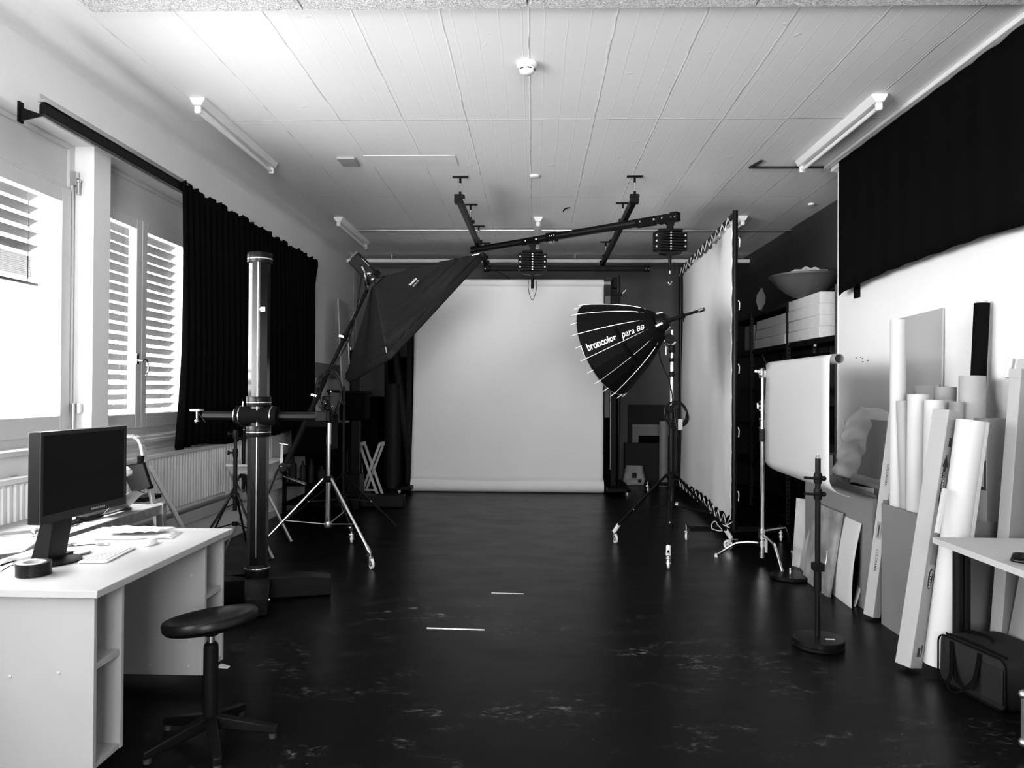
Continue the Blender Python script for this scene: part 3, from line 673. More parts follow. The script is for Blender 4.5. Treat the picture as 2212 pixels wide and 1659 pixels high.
# ---- stool
SC = V((-1.335, 3.09, 0))
r = thing('stool', 'round black swivel stool with tilted seat beside the desk', 'stool', SC)
up = V((-.13, .06, 1)).normalized(); so = V((SC.x, SC.y, .475))
make('seat', G().lathe([(0, .026), (.06, .026), (.12, .032), (.155, .045), (.172, .052), (.184, .05), (.190, .038), (.188, .018), (.175, .003), (.15, -.004), (0, -.006)], so, up, 64), 'black_satin', r)
g = G()
for k in range(3):
    a = k*2.1+.3; s_, t_, _ = frame(up); g.cyl(so+up*.0262+s_*.05*math.cos(a)+t_*.05*math.sin(a), so+up*.0275+s_*.05*math.cos(a)+t_*.05*math.sin(a), .005)
make('seat_screw', g, 'print_black', r)
make('seat_plate', G().lathe([(0, 0), (.05, 0), (.045, -.02), (.022, -.035), (0, -.035)], so, up), 'black_metal', r)
make('spindle', G().cyl((SC.x, SC.y, .40), (SC.x, SC.y, .46), .014), 'chrome', r)
make('column', G().lathe([(0, .06), (.03, .06), (.0295, .39), (.028, .405), (.018, .415), (0, .415)], SC), 'black_metal', r)
for k in range(5):
    a = .35+k*2*PI/5-.15; dd = V((math.cos(a), math.sin(a), 0))
    g = G().loft([[SC+dd*.02+V((-dd.y, dd.x, 0))*(i*.022)+V((0, 0, j)) for i, j in ((-1, .06), (1, .06), (1, .115), (-1, .115))], [SC+dd*.27+V((-dd.y, dd.x, 0))*(i*.016)+V((0, 0, j)) for i, j in ((-1, .018), (1, .018), (1, .05), (-1, .05))]])
    lg = make('leg', g, 'black_metal', r, bevel=.006)
    make('foot_glide', G().cyl(SC+dd*.25, SC+dd*.25+V((0, 0, .02)), .016), 'rubber', lg)
# ================================================================ salon column stand
K = V((-1.925, 5.2, 0))
r = thing('column_stand', 'tall black studio column stand with octagonal mast and crossarm', 'column stand', K)
BT2 = .16
for ang, L2, wd in ((-1.22, .48, .16), (.30, .50, .17), (2.75, .46, .17), (-2.75, .45, .17)):
    dd = V((math.cos(ang), math.sin(ang), 0)); s2 = V((-dd.y, dd.x, 0))
    g = G().loft([[K+dd*.02+s2*(i*wd/2)+V((0, 0, j)) for i, j in ((-1, .015), (1, .015), (1, BT2), (-1, BT2))], [K+dd*L2*.55+s2*(i*wd/2)+V((0, 0, j)) for i, j in ((-1, .015), (1, .015), (1, BT2), (-1, BT2))], [K+dd*L2+s2*(i*wd/2*.85)+V((0, 0, j)) for i, j in ((-1, .012), (1, .012), (1, BT2-.03), (-1, BT2-.03))]])
    o = make('base_foot', g, 'black_metal', r, bevel=.006)
    make('bolt', G().cyl(K+dd*(L2-.05)+s2*(wd/2*.87)+V((0, 0, .1)), K+dd*(L2-.05)+s2*(wd/2*.87+.012)+V((0, 0, .1)), .008), 'steel', o)
def oct_(c, R, z): return [(c.x+R*math.cos(k*PI/4+PI/8), c.y+R*math.sin(k*PI/4+PI/8), z) for k in range(8)]
make('flange', G().lathe([(0, .15), (.082, .15), (.086, .20), (.086, .225), (.08, .24), (.06, .245), (0, .245)], K), 'black_satin', r)
make('flange_ring', G().lathe([(.0865, .212), (.088, .215), (.088, .222), (.0865, .225)], K), 'chrome', r)
make('mast', G().loft([oct_(K, .072, .24), oct_(K, .072, 2.37)]), 'column_black', r, smooth=False)
make('mast_rack', G().box(K.x+.012, K.x+.018, K.y-.0735, K.y-.066, .3, 2.36), 'steel', r)
def collar(z0, z1, nm='collar', m='steel_dark'):
    o = make(nm, G().lathe([(.07, z0), (.082, z0), (.084, z0+.005), (.084, z1-.005), (.082, z1), (.07, z1)], K, n=40), 'black_satin', r)
    make('ring', G().lathe([(.0845, (z0+z1)/2-.012), (.0858, (z0+z1)/2-.01), (.0858, (z0+z1)/2-.004), (.0845, (z0+z1)/2-.002)], K, n=40), 'chrome', o)
collar(2.345, 2.415, 'top_cap'); 
make('top_cap_lid', G().lathe([(0, 2.41), (.08, 2.41), (.08, 2.416), (0, 2.418)], K, n=40), 'black_satin', r)
zc = EYE-(900-840)*5.2/1620
collar(zc+.065, zc+.135); collar(zc-.145, zc-.07)
KB = K+V((0, -.02, zc))
ax_ = V((1, .0, 0))
make('crossarm_sleeve', G().lathe([(.0, -.15), (.055, -.15), (.068, -.145), (.068, .145), (.055, .15), (0, .15)], KB, ax_, 40), 'black_matt', r)
for s_ in (-.115, .105): make('sleeve_ring', G().lathe([(.0685, s_-.004), (.07, s_-.002), (.07, s_+.002), (.0685, s_+.004)], KB, ax_, 40), 'chrome', r)
make('sleeve_cap', G().lathe([(0, -.158), (.05, -.158), (.052, -.15), (0, -.15)], KB, ax_, 32), 'steel', r)
ends = PY(425, 902, KB.y).x, PY(690, 901, KB.y).x
make('crossarm', G().loft([[(x, KB.y+.032*math.cos(k*PI/4+PI/8), KB.z+.032*math.sin(k*PI/4+PI/8)) for k in range(8)] for x in (ends[0]+.05, ends[1])]), 'black_satin', r, smooth=False)
make('arm_end', G().box(ends[1]-.02, ends[1]+.06, KB.y-.035, KB.y+.035, KB.z-.035, KB.z+.035), 'black_metal', r, bevel=.006)
g = G().lathe([(0, 0), (.045, 0), (.045, .014), (0, .016)], (ends[0]+.0, KB.y, KB.z+.03)); o = make('head_plate', g, 'steel', r)
g = G().cyl((ends[0]+.01, KB.y-.02, KB.z+.03), (ends[0]+.01, KB.y-.02, KB.z-.03), .007).ball((ends[0]+.01, KB.y-.02, KB.z-.04), .017, 8); make('clamp_knob', g, 'chrome', r)
make('clamp_lever', G().cyl((ends[0]+.02, KB.y-.02, KB.z+.02), (ends[0]+.085, KB.y-.05, KB.z-.045), .004), 'black_metal', r)
a = PY(566, 668, K.y-.08)
make('height_marker', G().prism([(a.x-.018, K.y-.08, a.z), (a.x-.008, K.y-.08, a.z+.016), (a.x+.02, K.y-.08, a.z+.016), (a.x+.02, K.y-.08, a.z-.016), (a.x-.008, K.y-.08, a.z-.016)], (0, .014, 0)), 'steel', r)
make('lock_pin', G().cyl((K.x-.1, K.y-.03, zc+.06), (K.x-.1, K.y-.03, zc+.1), .006), 'steel', r)
# ================================================================ chrome boom stand with lamp and strip box
S = V((-1.80, 6.55, 0))
r = thing('boom_stand', 'chrome rolling stand carrying a slanted black boom at left', 'light stand', S)
ca, cb, cc2 = V((-1.33, 6.12, 0)), V((-1.72, 7.08, 0)), V((-2.33, 6.33, 0))
hz = EYE-(1036-839)*6.5/1620; lz = EYE-(1135-839)*6.5/1620
for i, c in enumerate((ca, cb, cc2)):
    dd = (c-S).normalized(); top = S+dd*.045+V((0, 0, hz)); bot = c+V((0, 0, .12))
    lg = make('leg', G().cyl(top, bot, .0125), 'chrome', r)
    make('leg_sleeve', G().cyl(bot+(top-bot)*.02, bot+(top-bot)*.09, .018), 'steel', lg)
    m_ = top.lerp(bot, .62); make('brace', G().cyl(S+dd*.03+V((0, 0, lz)), m_, .006), 'steel', r); 
    castor(r, c.x, c.y, math.atan2(dd.y, dd.x)+(.3 if i else -.2), .042, .13)
make('leg_collar', G().lathe([(0, -.03), (.035, -.03), (.045, -.01), (.045, .012), (.03, .025), (0, .025)], S+V((0, 0, hz))), 'black_metal', r)
make('lower_collar', G().lathe([(0, -.03), (.03, -.03), (.036, -.01), (.03, .02), (0, .02)], S+V((0, 0, lz))), 'steel', r)
make('lower_pole', G().cyl(S+V((0, 0, lz-.02)), S+V((0, 0, hz)), .021), 'chrome', r)
make('upper_pole', G().cyl(S+V((0, 0, hz)), S+V((0, 0, 1.19)), .017).cyl(S+V((0, 0, .98)), S+V((0, 0, 1.19)), .021), 'chrome', r)
make('clamp_body', G().lathe([(0, 1.17), (.026, 1.17), (.03, 1.22), (.026, 1.3), (.02, 1.34), (.02, 1.40), (0, 1.40)], S), 'black_metal', r)
pv = PY(706, 868, 6.5)
make('boom_pivot', G().box(pv.x-.035, pv.x+.035, pv.y-.04, pv.y+.04, pv.z-.07, pv.z+.05).cyl((pv.x, pv.y-.075, pv.z), (pv.x, pv.y+.06, pv.z), .025), 'black_metal', r, bevel=.008)
for dx, dz, l_ in ((-.02, -.05, .07), (.05, -.06, .05), (.03, .06, .06)):
    make('clamp_knob', G().bar((pv.x+dx, pv.y-.06, pv.z+dz), (pv.x+dx+l_*.5, pv.y-.09, pv.z+dz+l_*.6), .014, .02), 'chrome', r, bevel=.004)
be, bt_ = PY(617, 1003, 6.1), PY(793, 625, 6.95)
bd = (bt_-be).normalized()
make('boom', G().cyl(be, be.lerp(bt_, .45), .022).cyl(be.lerp(bt_, .42), bt_, .017), 'black_metal', r)
for t_ in (.36, .70):
    q = be.lerp(bt_, t_); o = make('boom_collar', G().cyl(q-bd*.03, q+bd*.03, .028), 'black_metal', r); make('wing_screw', G().bar(q+V((.0, -.03, 0)), q+V((-.045, -.04, .012)), .012, .022), 'chrome', o, bevel=.004)
make('boom_strip', G().bar(be.lerp(bt_, .80)+V((-.012, -.014, 0)), be.lerp(bt_, .93)+V((-.012, -.014, 0)), .006, .004), 'chrome', r)
# grip at the low end
make('grip_head', G().cyl(be-bd*.02+V((0, -.05, 0)), be-bd*.02+V((0, .05, 0)), .035).ball(be-bd*.05, .03, 8), 'black_metal', r)
make('grip_plate', G().bar(be-bd*.02+V((-.01, -.05, .0)), PY(609, 958, 6.2), .02, .012).cyl(PY(609, 958, 6.2)-V((.02, 0, 0)), PY(609, 958, 6.2)+V((.05, 0, -.01)), .008), 'chrome', r)
make('grip_handle', G().cyl(PY(613, 1028, 6.2), PY(660, 1046, 6.1), .009, .012), 'chrome', r)
# cable loop and flash cable
lc = PY(712, 848, 6.42)
for k, (rx, rz_, dx) in enumerate(((.105, .19, 0), (.095, .2, .012), (.11, .175, -.008))):
    pts = [(lc.x+dx+rx*math.cos(t*2*PI/20), lc.y-.01*k+.015*math.sin(t*PI/5), lc.z+rz_*math.sin(t*2*PI/20)) for t in range(20)]
    make('cable_loop', G().tube(pts, .0055, 6, smooth=3, closed=True), 'black_satin', r)
make('power_cable', G().tube([PY(789, 572, 6.9), PY(781, 600, 6.9), PY(768, 680, 6.8), PY(748, 745, 6.55), PY(712, 800, 6.5), PY(688, 830, 6.4), PY(676, 870, 6.35), PY(668, 900, 6.3)], .006, 6, smooth=6), 'black_satin', r)
# lamp head
A_ = PY(1036, 549, 7.05); B_ = PY(836, 764, 6.4); C_ = PY(746, 818, 7.2); D_ = A_+C_-B_
nrm_ = (A_-B_).cross(C_-B_).normalized(); nrm_ = -nrm_ if nrm_.x < 0 else nrm_
ap = (A_+C_)/2-nrm_*.50
h1 = ap-nrm_*.03; h0 = ap-nrm_*.27; hd = nrm_
r = thing('flash_head', 'black studio flash head with bright rear panel on the boom tip', 'flash head', PY(800, 575, 6.95))
upv = V((.85, 0, .5)); 
make('housing', G().bar(h0, h1, .13, .125, upv), 'black_metal', r, bevel=.01)
s_, t_, _ = frame(hd, V((0, -1, 0)))
make('control_panel', G().bar(h0-V((0, .066, 0))+hd*.075, h0-V((0, .066, 0))+hd*.17, .003, .105, upv), 'paper_grey', r)
make('panel_frame', G().bar(h0-V((0, .067, 0))+hd*.0, h0-V((0, .067, 0))+hd*.005, .006, .125, upv), 'chrome', r)
make('yoke', G().tube([h0+hd*.12+V((0, -.08, 0)), h0+hd*.2+V((-.02, -.085, -.02)), bt_+V((0, -.03, .03)), bt_], .012, smooth=4), 'chrome', r)
make('tilt_lock', G().ball(PY(797, 592, 6.86), .028, 8, .7).ball(PY(805, 604, 6.88), .02, 8), 'chrome', r)
make('speedring', G().cyl(h1-hd*.01, h1+hd*.04, .085, n=24), 'black_metal', r)
# strip softbox: rear apex at the speedring, rectangular mouth facing down to the right
r = thing('softbox', 'large dark rectangular softbox hanging from the boom at left', 'softbox', ap-V((0, 0, .1)))
def side(P, Q, nm, wr, amp, bw=.0):
    p0 = ap+(P-ap).normalized()*.09; q0 = ap+(Q-ap).normalized()*.09; n0 = (P-ap).cross(Q-ap).normalized()
    cen = (A_+C_)/2
    if n0.dot(cen-ap) > 0: n0 = -n0
    def f(u, v):
        a = p0.lerp(P, v); b = q0.lerp(Q, v)
        # the rods bow outwards
        bow = bw*math.sin(v*PI)
        sag = -.05*math.sin(u*PI)*math.sin(min(1, v*1.1)*PI/2)
        w = amp*.8*noise.noise(V((u*3+wr, v*5, wr)))*(.3+v)+(amp*2.6*noise.noise(V((v*26+u*6+wr, u*2.2, wr)))*max(0, (v-.45)/.55)**1.2 if wr < 3 else 0)
        return a.lerp(b, u)+n0*(bow+sag*.7+w)
    make(nm, G().grid(f, 60, 40), 'softbox_black', r, solid=.002, angle=80)
side(A_, B_, 'side_panel', 1, .02, .02); side(B_, C_, 'side_panel', 2, .012); side(C_, D_, 'side_panel', 3, .012); side(D_, A_, 'side_panel', 4, .012)
lip = nrm_*.06
g = G()
for P, Q in ((A_, B_), (B_, C_), (C_, D_), (D_, A_)):
    g.grid(lambda u, v, P=P, Q=Q: P.lerp(Q, u)+lip*v+nrm_.cross(Q-P).normalized()*.012*math.sin(u*PI)*-1, 20, 4)
make('recessed_lip', g, 'softbox_black', r, solid=.002)
make('diffuser', G().grid(lambda u, v: (A_.lerp(B_, u)).lerp(D_.lerp(C_, u), v)+nrm_*.03, 8, 8), 'paper_white', r, solid=.002)
for Q in (A_, B_): make('corner_rod', G().tube([ap+(Q-ap)*t+(-nrm_*.0)+((ap+(Q-ap)*t)-((A_+C_)/2+(ap-(A_+C_)/2)*(1-t))).normalized()*.012*math.sin(t*PI) for t in [k/8 for k in range(9)]], .0045, 6), 'dark_grey', r)
for Q, P in ((B_, ap), (A_, ap)): 
    dq = (P-Q).normalized(); make('rod_tip', G().cyl(Q+V((0, -.02, 0)), Q+dq*.07+V((0, -.02, 0)), .009), 'chrome', r)
lo = ap.lerp(A_.lerp(B_, .45), .58); ux = (A_-B_).normalized(); n0 = (A_-ap).cross(B_-ap).normalized()
if n0.y > 0: n0 = -n0
uy = n0.cross(ux); lo = lo+n0*.045
q_ = PY(910, 634, 7); 
text('logo', 'broncolor', r, 'print_white', lo, ux, uy, .03, .006, fit=.10); text('logo', 'pulsoflex EM', r, 'paper_grey', lo-uy*.035, ux, uy, .022, .003, fit=.085)
# ================================================================ two black light stands by the radiator
def lstand(px, py_top, Yc, zcol, label, R, phi, ztop):
    x = (px-1153)/1620*Yc+.0; c = V((x, Yc, 0)); r = thing('light_stand', label, 'light stand', c, 'black light stands by the radiator')
    make('pole', G().cyl(c+V((0, 0, zcol-.12)), c+V((0, 0, zcol+.35)), .016).cyl(c+V((0, 0, zcol+.3)), c+V((0, 0, ztop)), .012), 'black_satin', r)
    for z in (zcol+.33, (zcol+.33+ztop)/2+.08):
        o = make('lock_collar', G().lathe([(0, -.035), (.019, -.035), (.022, 0), (.019, .03), (0, .03)], c+V((0, 0, z))), 'black_plastic', r); make('knob', G().cyl(c+V((0, 0, z)), c+V((-.05, -.01, z)), .008).lathe([(0, -.006), (.018, -.006), (.018, .006), (0, .006)], c+V((-.05, -.01, z)), (1, .2, 0), 10), 'black_plastic', o)
    make('spigot', G().cyl(c+V((0, 0, ztop)), c+V((0, 0, ztop+.04)), .007).cyl(c+V((0, 0, ztop+.012)), c+V((0, 0, ztop+.018)), .01), 'steel', r)
    make('leg_hub', G().lathe([(0, -.02), (.028, -.02), (.032, 0), (.028, .018), (0, .018)], c+V((0, 0, zcol))), 'black_plastic', r)
    make('brace_hub', G().lathe([(0, -.015), (.022, -.015), (.022, .015), (0, .015)], c+V((0, 0, zcol-.22 if zcol > .5 else zcol-.1))), 'black_plastic', r)
    for k in range(3):
        a = phi+k*2*PI/3; dd = V((math.cos(a), math.sin(a), 0)); tp = c+dd*.03+V((0, 0, zcol)); bt = c+dd*R+V((0, 0, .01))
        lg = make('leg', G().cyl(tp, bt, .009), 'black_satin', r); make('foot', G().ball(bt+V((0, 0, .005)), .014, 6), 'rubber', lg)
        make('brace', G().cyl(c+dd*.02+V((0, 0, zcol-.22 if zcol > .5 else zcol-.1)), tp.lerp(bt, .4), .005), 'black_satin', r)
    return r
lstand(503, 937, 5.75, .64, 'nearer and shorter black light stand in front of the radiator', .42, -.45, 1.10)
lstand(521, 925, 6.55, .70, 'taller black light stand with two knobs just behind the shorter one', .34, -.5, 1.10)
# ---- small white folding table with trestle legs
r = thing('folding_table', 'small white topped folding table with drawer box by the radiator', 'table', (-2.6, 7.05, 0))
tz = .80; a, b, c_, d_ = PZ(487, 1003, tz), PZ(570, 1004, tz), PZ(612, 989, tz), PZ(540, 988, tz)
a.x = max(a.x, -2.80); d_.x = max(d_.x, -2.80)
make('tabletop', G().prism([a-V((0, 0, .02)), b-V((0, 0, .02)), c_-V((0, 0, .02)), d_-V((0, 0, .02))], (0, 0, .02)), 'white_matt', r, bevel=.003)
ins = .02
make('apron', G().prism([a+V((ins, ins, -.09)), b+V((-ins, ins, -.09)), c_+V((-ins, -ins, -.09)), d_+V((ins, -ins, -.09))], (0, 0, .07)), 'wood', r)
for p_, q_ in ((a, c_), (d_, b)):
    pass
for p_, q_ in ((a+V((.03, .02, 0)), b+V((.12, -.1, 0))), (b+V((-.03, .02, 0)), a+V((-.0, -.05, 0))), (d_+V((.03, -.02, 0)), c_+V((.1, -.05, 0))), (c_+V((-.03, -.02, 0)), d_+V((.0, .03, 0)))):
    make('leg', G().bar(V((p_.x, p_.y, tz-.06)), V((max(q_.x, -2.86), q_.y, .005)), .035, .012), 'steel', r)
# ================================================================ centre: paper backdrop
YBD = 10.78
r = thing('paper_backdrop', 'wide white seamless paper backdrop hanging at the far end of the room', 'backdrop', (-.35, YBD, 0))
bx0, bx1 = PY(897, 700, YBD).x, PY(1303, 700, YBD).x; zt1 = PY(1100, 604, YBD).z; zb1 = .19
g = G().grid(lambda u, v: ((bx0-.045*v**2)*(1-u)+bx1*u, YBD-.055+.012*math.sin(u*9+1)*math.sin(v*2.6)+.008*noise.noise(V((u*5, v*1.5, 0))), zt1-.02+(zb1-zt1-.03)*v), 60, 30)
make('paper_sheet', g, 'backdrop_paper', r, solid=.001)
make('top_roll', G().cyl((bx0, YBD-.04, zt1-.055), (bx1, YBD-.04, zt1-.055), .053, n=32), 'backdrop_paper', r, angle=60)
make('core_tube', G().cyl((bx0-.08, YBD-.04, zt1-.055), (bx1+.1, YBD-.04, zt1-.055), .024, n=20), 'paper_grey', r)
lx, rx = PY(886, 1050, YBD-.1).x, PY(1305, 1050, YBD-.1).x
g = G().lathe([(0, 0), (.094, 0), (.096, .01), (.096, rx-lx-.01), (.094, rx-lx), (0, rx-lx)], (lx, YBD-.0, .097), (1, 0, 0), 40); make('bottom_roll', g, 'backdrop_paper', r)
# stands of the backdrop
for i, (px, lb) in enumerate(((1326, 'black upright stand with chain beside the right edge of the paper backdrop'), (884, 'black upright stand behind the left edge of the paper backdrop'))):
    x = PY(px, 800, YBD+.06).x; c = V((x, YBD+.1, 0)); r = thing('backdrop_stand', lb, 'stand', c)
    make('post', G().box(x-.04, x+.04, YBD+.06, YBD+.14, .05, 3.06), 'black_metal', r, bevel=.004)
    make('base_plate', G().box(x-.12, x+.2 if i == 0 else x+.1, YBD-.3, YBD+.45, .05, .10), 'black_metal', r, bevel=.006)
    make('roller_bracket', G().box(x-.03, x+.03, YBD-.08, YBD+.07, 2.93, 3.08), 'black_metal', r, bevel=.004)
    for yy in (YBD-.25, YBD+.4): castor(r, x+(.15 if i == 0 else -.08), yy, -1.2, .025, .06, False)
    if i == 0:
        make('side_pole', G().cyl((x+.07, YBD+.02, .1), (x+.07, YBD+.02, 3.12), .012), 'black_satin', r)
        g = G()
        for k in range(110): g.lathe([(0, -.006), (.007, -.003), (.007, .003), (0, .006)], (x-.06, YBD-.09, .35+k*.0155), n=6)
        ch = make('bead_chain', g, 'steel', r); ch['kind'] = 'stuff'
        for z in (1.45, 2.85): o = make('clamp', G().box(x-.02, x+.11, YBD-.01, YBD+.05, z-.02, z+.02), 'black_metal', r); make('clamp_lever', G().cyl((x+.1, YBD, z), (x+.16, YBD-.02, z+.06), .008), 'steel' if z > 2 else 'black_metal', o)
        make('kick_arm', G().tube([(x+.02, YBD-.1, .22), (x+.12, YBD-.25, .17), (x+.18, YBD-.35, .08)], .018), 'black_metal', r)
# black cloths hanging behind the left half and right edge
def cloth(name, x0, x1, y, z0, z1, label, cat, m='curtain_black', amp=.03, nw=9, rz=0):
    g = G().grid(lambda u, v: (x0+(x1-x0)*u, y+rz*(u-.5)+amp*math.sin(u*nw*2*PI+v), z1+(z0-z1)*v+.01*math.sin(u*23)), nw*10, 8)
    return tag(make(name, g, m, solid=.004), label, cat)
z_ = EYE-(772-842)*11.2/1620
cloth('black_cloth', PY(838, 800, 11.2).x, PY(905, 800, 11.2).x, 11.2, .02, EYE+70*11.2/1620, 'black cloth hanging left of the paper backdrop above the tubes', 'cloth', nw=4)
cloth('black_cloth', PY(1306, 800, 11.05).x, PY(1338, 800, 11.05).x, 11.05, .02, 2.0, 'narrow black cloth hanging right of the paper backdrop', 'cloth', nw=2, amp=.015)
tag(make('foam_strip', G().box(PY(1303, 800, 11).x+.02, PY(1317, 800, 11).x, 10.98, 11.0, PY(1310, 902, 11).z, PY(1310, 640, 11).z), 'mid_grey'), 'tall narrow grey board just right of the paper backdrop edge', 'board')
# ================================================================ ceiling rail frame
r = thing('ceiling_rail_frame', 'black studio rail frame hung from the ceiling on short rods', 'rail frame', (.1, 9, 3.2))
ZR = 3.31
def rail(p0, p1, nm='rail'):
    p0, p1 = V(p0), V(p1); g = G().bar(p0, p1, .05, .075); d = (p1-p0).normalized(); s_ = d.cross(V((0, 0, 1))).normalized()
    o = make(nm, g, 'black_metal', r, bevel=.003)
    gr = G()
    for k in (-1, 1): gr.bar(p0+s_*k*.0255, p1+s_*k*.0255, .003, .02)
    make('rail_groove', gr, 'dark_grey', o)
    for e, sg in ((p0, 1), (p1, -1)):
        make('end_stop', G().bar(e-d*sg*.01, e+d*sg*.07, .085, .085), 'black_metal', o, bevel=.004)
        for k in (-.02, .02): make('bolt', G().cyl(e+d*sg*(.03+k)-s_*.05-V((0, 0, .01)), e+d*sg*(.03+k)+s_*.05-V((0, 0, .01)), .007), 'steel', o)
    return o
rail((-.735, 7.2, ZR), (-.70, 10.95, ZR)); rail((.955, 7.2, ZR), (.99, 10.95, ZR))
rail((-.72, 10.85, ZR-.08), (PY(1402, 579, 10.85).x, 10.85, ZR-.08))
d0, d1 = PZ(1022, 541, ZR-.085), PZ(1464, 467, ZR-.085)
rail(d0, d1)
for x0, ys in ((-.73, (7.29, 8.38, 9.49, 10.6)), (.965, (7.28, 8.32, 9.45, 10.5))):
    for y in ys:
        x = x0+(y-7.2)*.009
        o = make('hanger', G().box(x-.075, x+.075, y-.02, y+.02, ZC-.012, ZC).cyl((x, y, ZC-.012), (x, y, ZC-.07), .011), 'black_metal', r)
        make('threaded_rod', G().cyl((x, y, ZC-.07), (x, y, ZR+.05), .006).lathe([(0, -.008), (.012, -.008), (.012, .008), (0, .008)], (x, y, ZC-.075), n=6).lathe([(0, -.008), (.012, -.008), (.012, .008), (0, .008)], (x, y, ZR+.065), n=6), 'steel', o)
        make('rail_clamp', G().box(x-.045, x+.045, y-.03, y+.03, ZR+.025, ZR+.055).box(x-.012, x+.012, y-.012, y+.012, ZR+.05, ZR+.09), 'black_metal', o, bevel=.003)
dd = (d1-d0).normalized()
def on_diag(px): # point of the slanted rail seen in column px
    best = min((abs(proj(d0+(d1-d0)*t/400)[0]-px), t) for t in range(401)); return d0+(d1-d0)*best[1]/400
q = on_diag(1192); g = G().bar(q-dd*.07, q+dd*.07, .07, .1); o = make('cable_carriage', g, 'black_metal', r, bevel=.003)
for k in (-.03, 0, .03): make('bolt', G().cyl(q+dd*k+V((0, -.045, .01)), q+dd*k+V((0, -.03, .01)), .008).cyl(q+dd*k+V((0, -.03, -.075)), q+dd*k+V((0, -.03, -.045)), .006), 'steel', o)
for px in (1147, 1443, 1395):
    q = on_diag(px); o = make('trolley', G().bar(q-dd*.11, q+dd*.11, .075, .05, (0, 0, 1)).bar(q-dd*.11-V((0, 0, .03)), q+dd*.11-V((0, 0, .03)), .07, .04), 'black_metal', r, bevel=.003)
    for k in (-.08, .08): make('bolt', G().cyl(q+dd*k+V((0, -.05, 0)), q+dd*k+V((0, -.03, 0)), .01), 'steel', o)
def panto(px, label, ztop_px, zbot_px, wpx, hexa):
    q = on_diag(px); Y = q.y; x = q.x; top = PY(px, ztop_px, Y).z; bot = PY(px, zbot_px, Y).z; w = wpx/2/1620*Y
    r = thing('pantograph', label, 'pantograph', (x, Y, bot), 'folded pantographs on the slanted rail')
    make('hanger', G().cyl((x, Y, q.z-.04), (x, Y, top+.03), .022).box(x-.03, x+.03, Y-.03, Y+.03, top, top+.06).cyl((x-.04, Y, top+.075), (x+.04, Y, top+.075), .03), 'black_metal', r)
    n = 9; step = (top-bot)/n
    make('top_plate', G().box(x-w*.78, x+w*.78, Y-.06, Y+.06, top-step*.9, top), 'black_metal', r, bevel=.006)
    for k in range(1, n-1):
        z = top-step*(k+.5); e = w*(1 if (k % 2 or hexa) else .9)
        o = make('scissor_arm', G().bar((x-e, Y-.045, z+step*.2), (x+e, Y-.045, z-step*.2), .02, step*.72).bar((x-e, Y+.045, z-step*.2), (x+e, Y+.045, z+step*.2), .02, step*.72), 'black_metal', r, bevel=.003)
        make('rivet', G().cyl((x, Y-.062, z), (x, Y-.05, z), .008), 'galvanised', o)
        if k % 2 == 0:
            for s_ in (-1, 1): make('rivet', G().cyl((x+s_*w*.93, Y-.062, z), (x+s_*w*.93, Y-.05, z), .009), 'galvanised', o)
    make('bottom_plate', G().prism([(x-w*.75, Y-.05, bot+step), (x+w*.75, Y-.05, bot+step), (x+w*.7, Y-.05, bot), (x+w*.2, Y-.05, bot-.01), (x, Y-.05, bot-.04), (x-w*.2, Y-.05, bot-.01), (x-w*.7, Y-.05, bot)], (0, .1, 0)), 'black_metal', r, bevel=.004)
    for s_ in (-1, 1): make('side_bar', G().box(x+s_*w-.014, x+s_*w+.014, Y-.03, Y+.03, bot+step*1.3, top-step*1.2), 'black_metal', r, bevel=.003)
    make('spigot', G().cyl((x, Y, bot-.03), (x, Y, bot-.17), .017), 'black_metal', r); make('spigot_pin', G().cyl((x, Y, bot-.12), (x, Y, bot-.2), .008), 'steel', r)
    make('safety_loop', G().tube([(x-.045, Y, bot-.08), (x-.05, Y, bot-.15), (x-.03, Y, bot-.25), (x, Y, bot-.30), (x+.03, Y, bot-.25), (x+.05, Y, bot-.15), (x+.045, Y, bot-.08)], .0035, 6, smooth=4), 'black_metal', r)
    make('loop_clip', G().tube([(x-.02, Y-.004, bot-.275), (x, Y-.004, bot-.31), (x+.02, Y-.004, bot-.275)], .006, 6, smooth=3), 'steel', r)
panto(1151, 'black folded pantograph in front of the paper backdrop top', 542, 592, 57, False)
panto(1447, 'black folded pantograph at the right end of the slanted rail', 496, 549, 66, True)
make('frame_cable', G().tube([(-.7, 10.7, ZR-.05), (-.66, 10.6, 3.18), (-.5, 10.55, 3.12), (-.35, 10.75, 3.06)], .008, 6, smooth=6), 'black_plastic', r)
# ================================================================ parabolic umbrella on its stand
S2 = V((1.25, 6.84, 0))
r = thing('wheeled_stand', 'black rolling stand carrying the parabolic umbrella', 'light stand', S2)
feet = (V((.785, 7.27, 0)), V((1.115, 6.22, 0)), V((1.835, 7.02, 0)))
hz = EYE-(1026-845)*6.84/1620; lz = EYE-(1092-845)*6.84/1620
for i, c in enumerate(feet):
    dd_ = (c-S2).normalized(); top = S2+dd_*.05+V((0, 0, hz)); bot = c+V((0, 0, .13))
    lg = make('leg', G().cyl(top, bot, .0125), 'black_satin', r)
    make('leg_end', G().cyl(bot+(top-bot)*.0-V((0, 0, .02)), bot+(top-bot)*.09, .02), 'white_gloss', lg)
    make('brace', G().bar(S2+dd_*.03+V((0, 0, lz)), top.lerp(bot, .62), .012, .014), 'black_satin', r)
    make('leg_bolt', G().ball(top.lerp(bot, .62)+V((0, -.014, 0)), .009, 6), 'steel', lg)
    castor(r, c.x, c.y, math.atan2(dd_.y, dd_.x)+(2.6, 3.1, 2.2)[i], .045, .14)
make('leg_collar', G().lathe([(0, -.03), (.04, -.03), (.05, -.01), (.05, .012), (.03, .03), (0, .03)], S2+V((0, 0, hz))), 'black_metal', r)
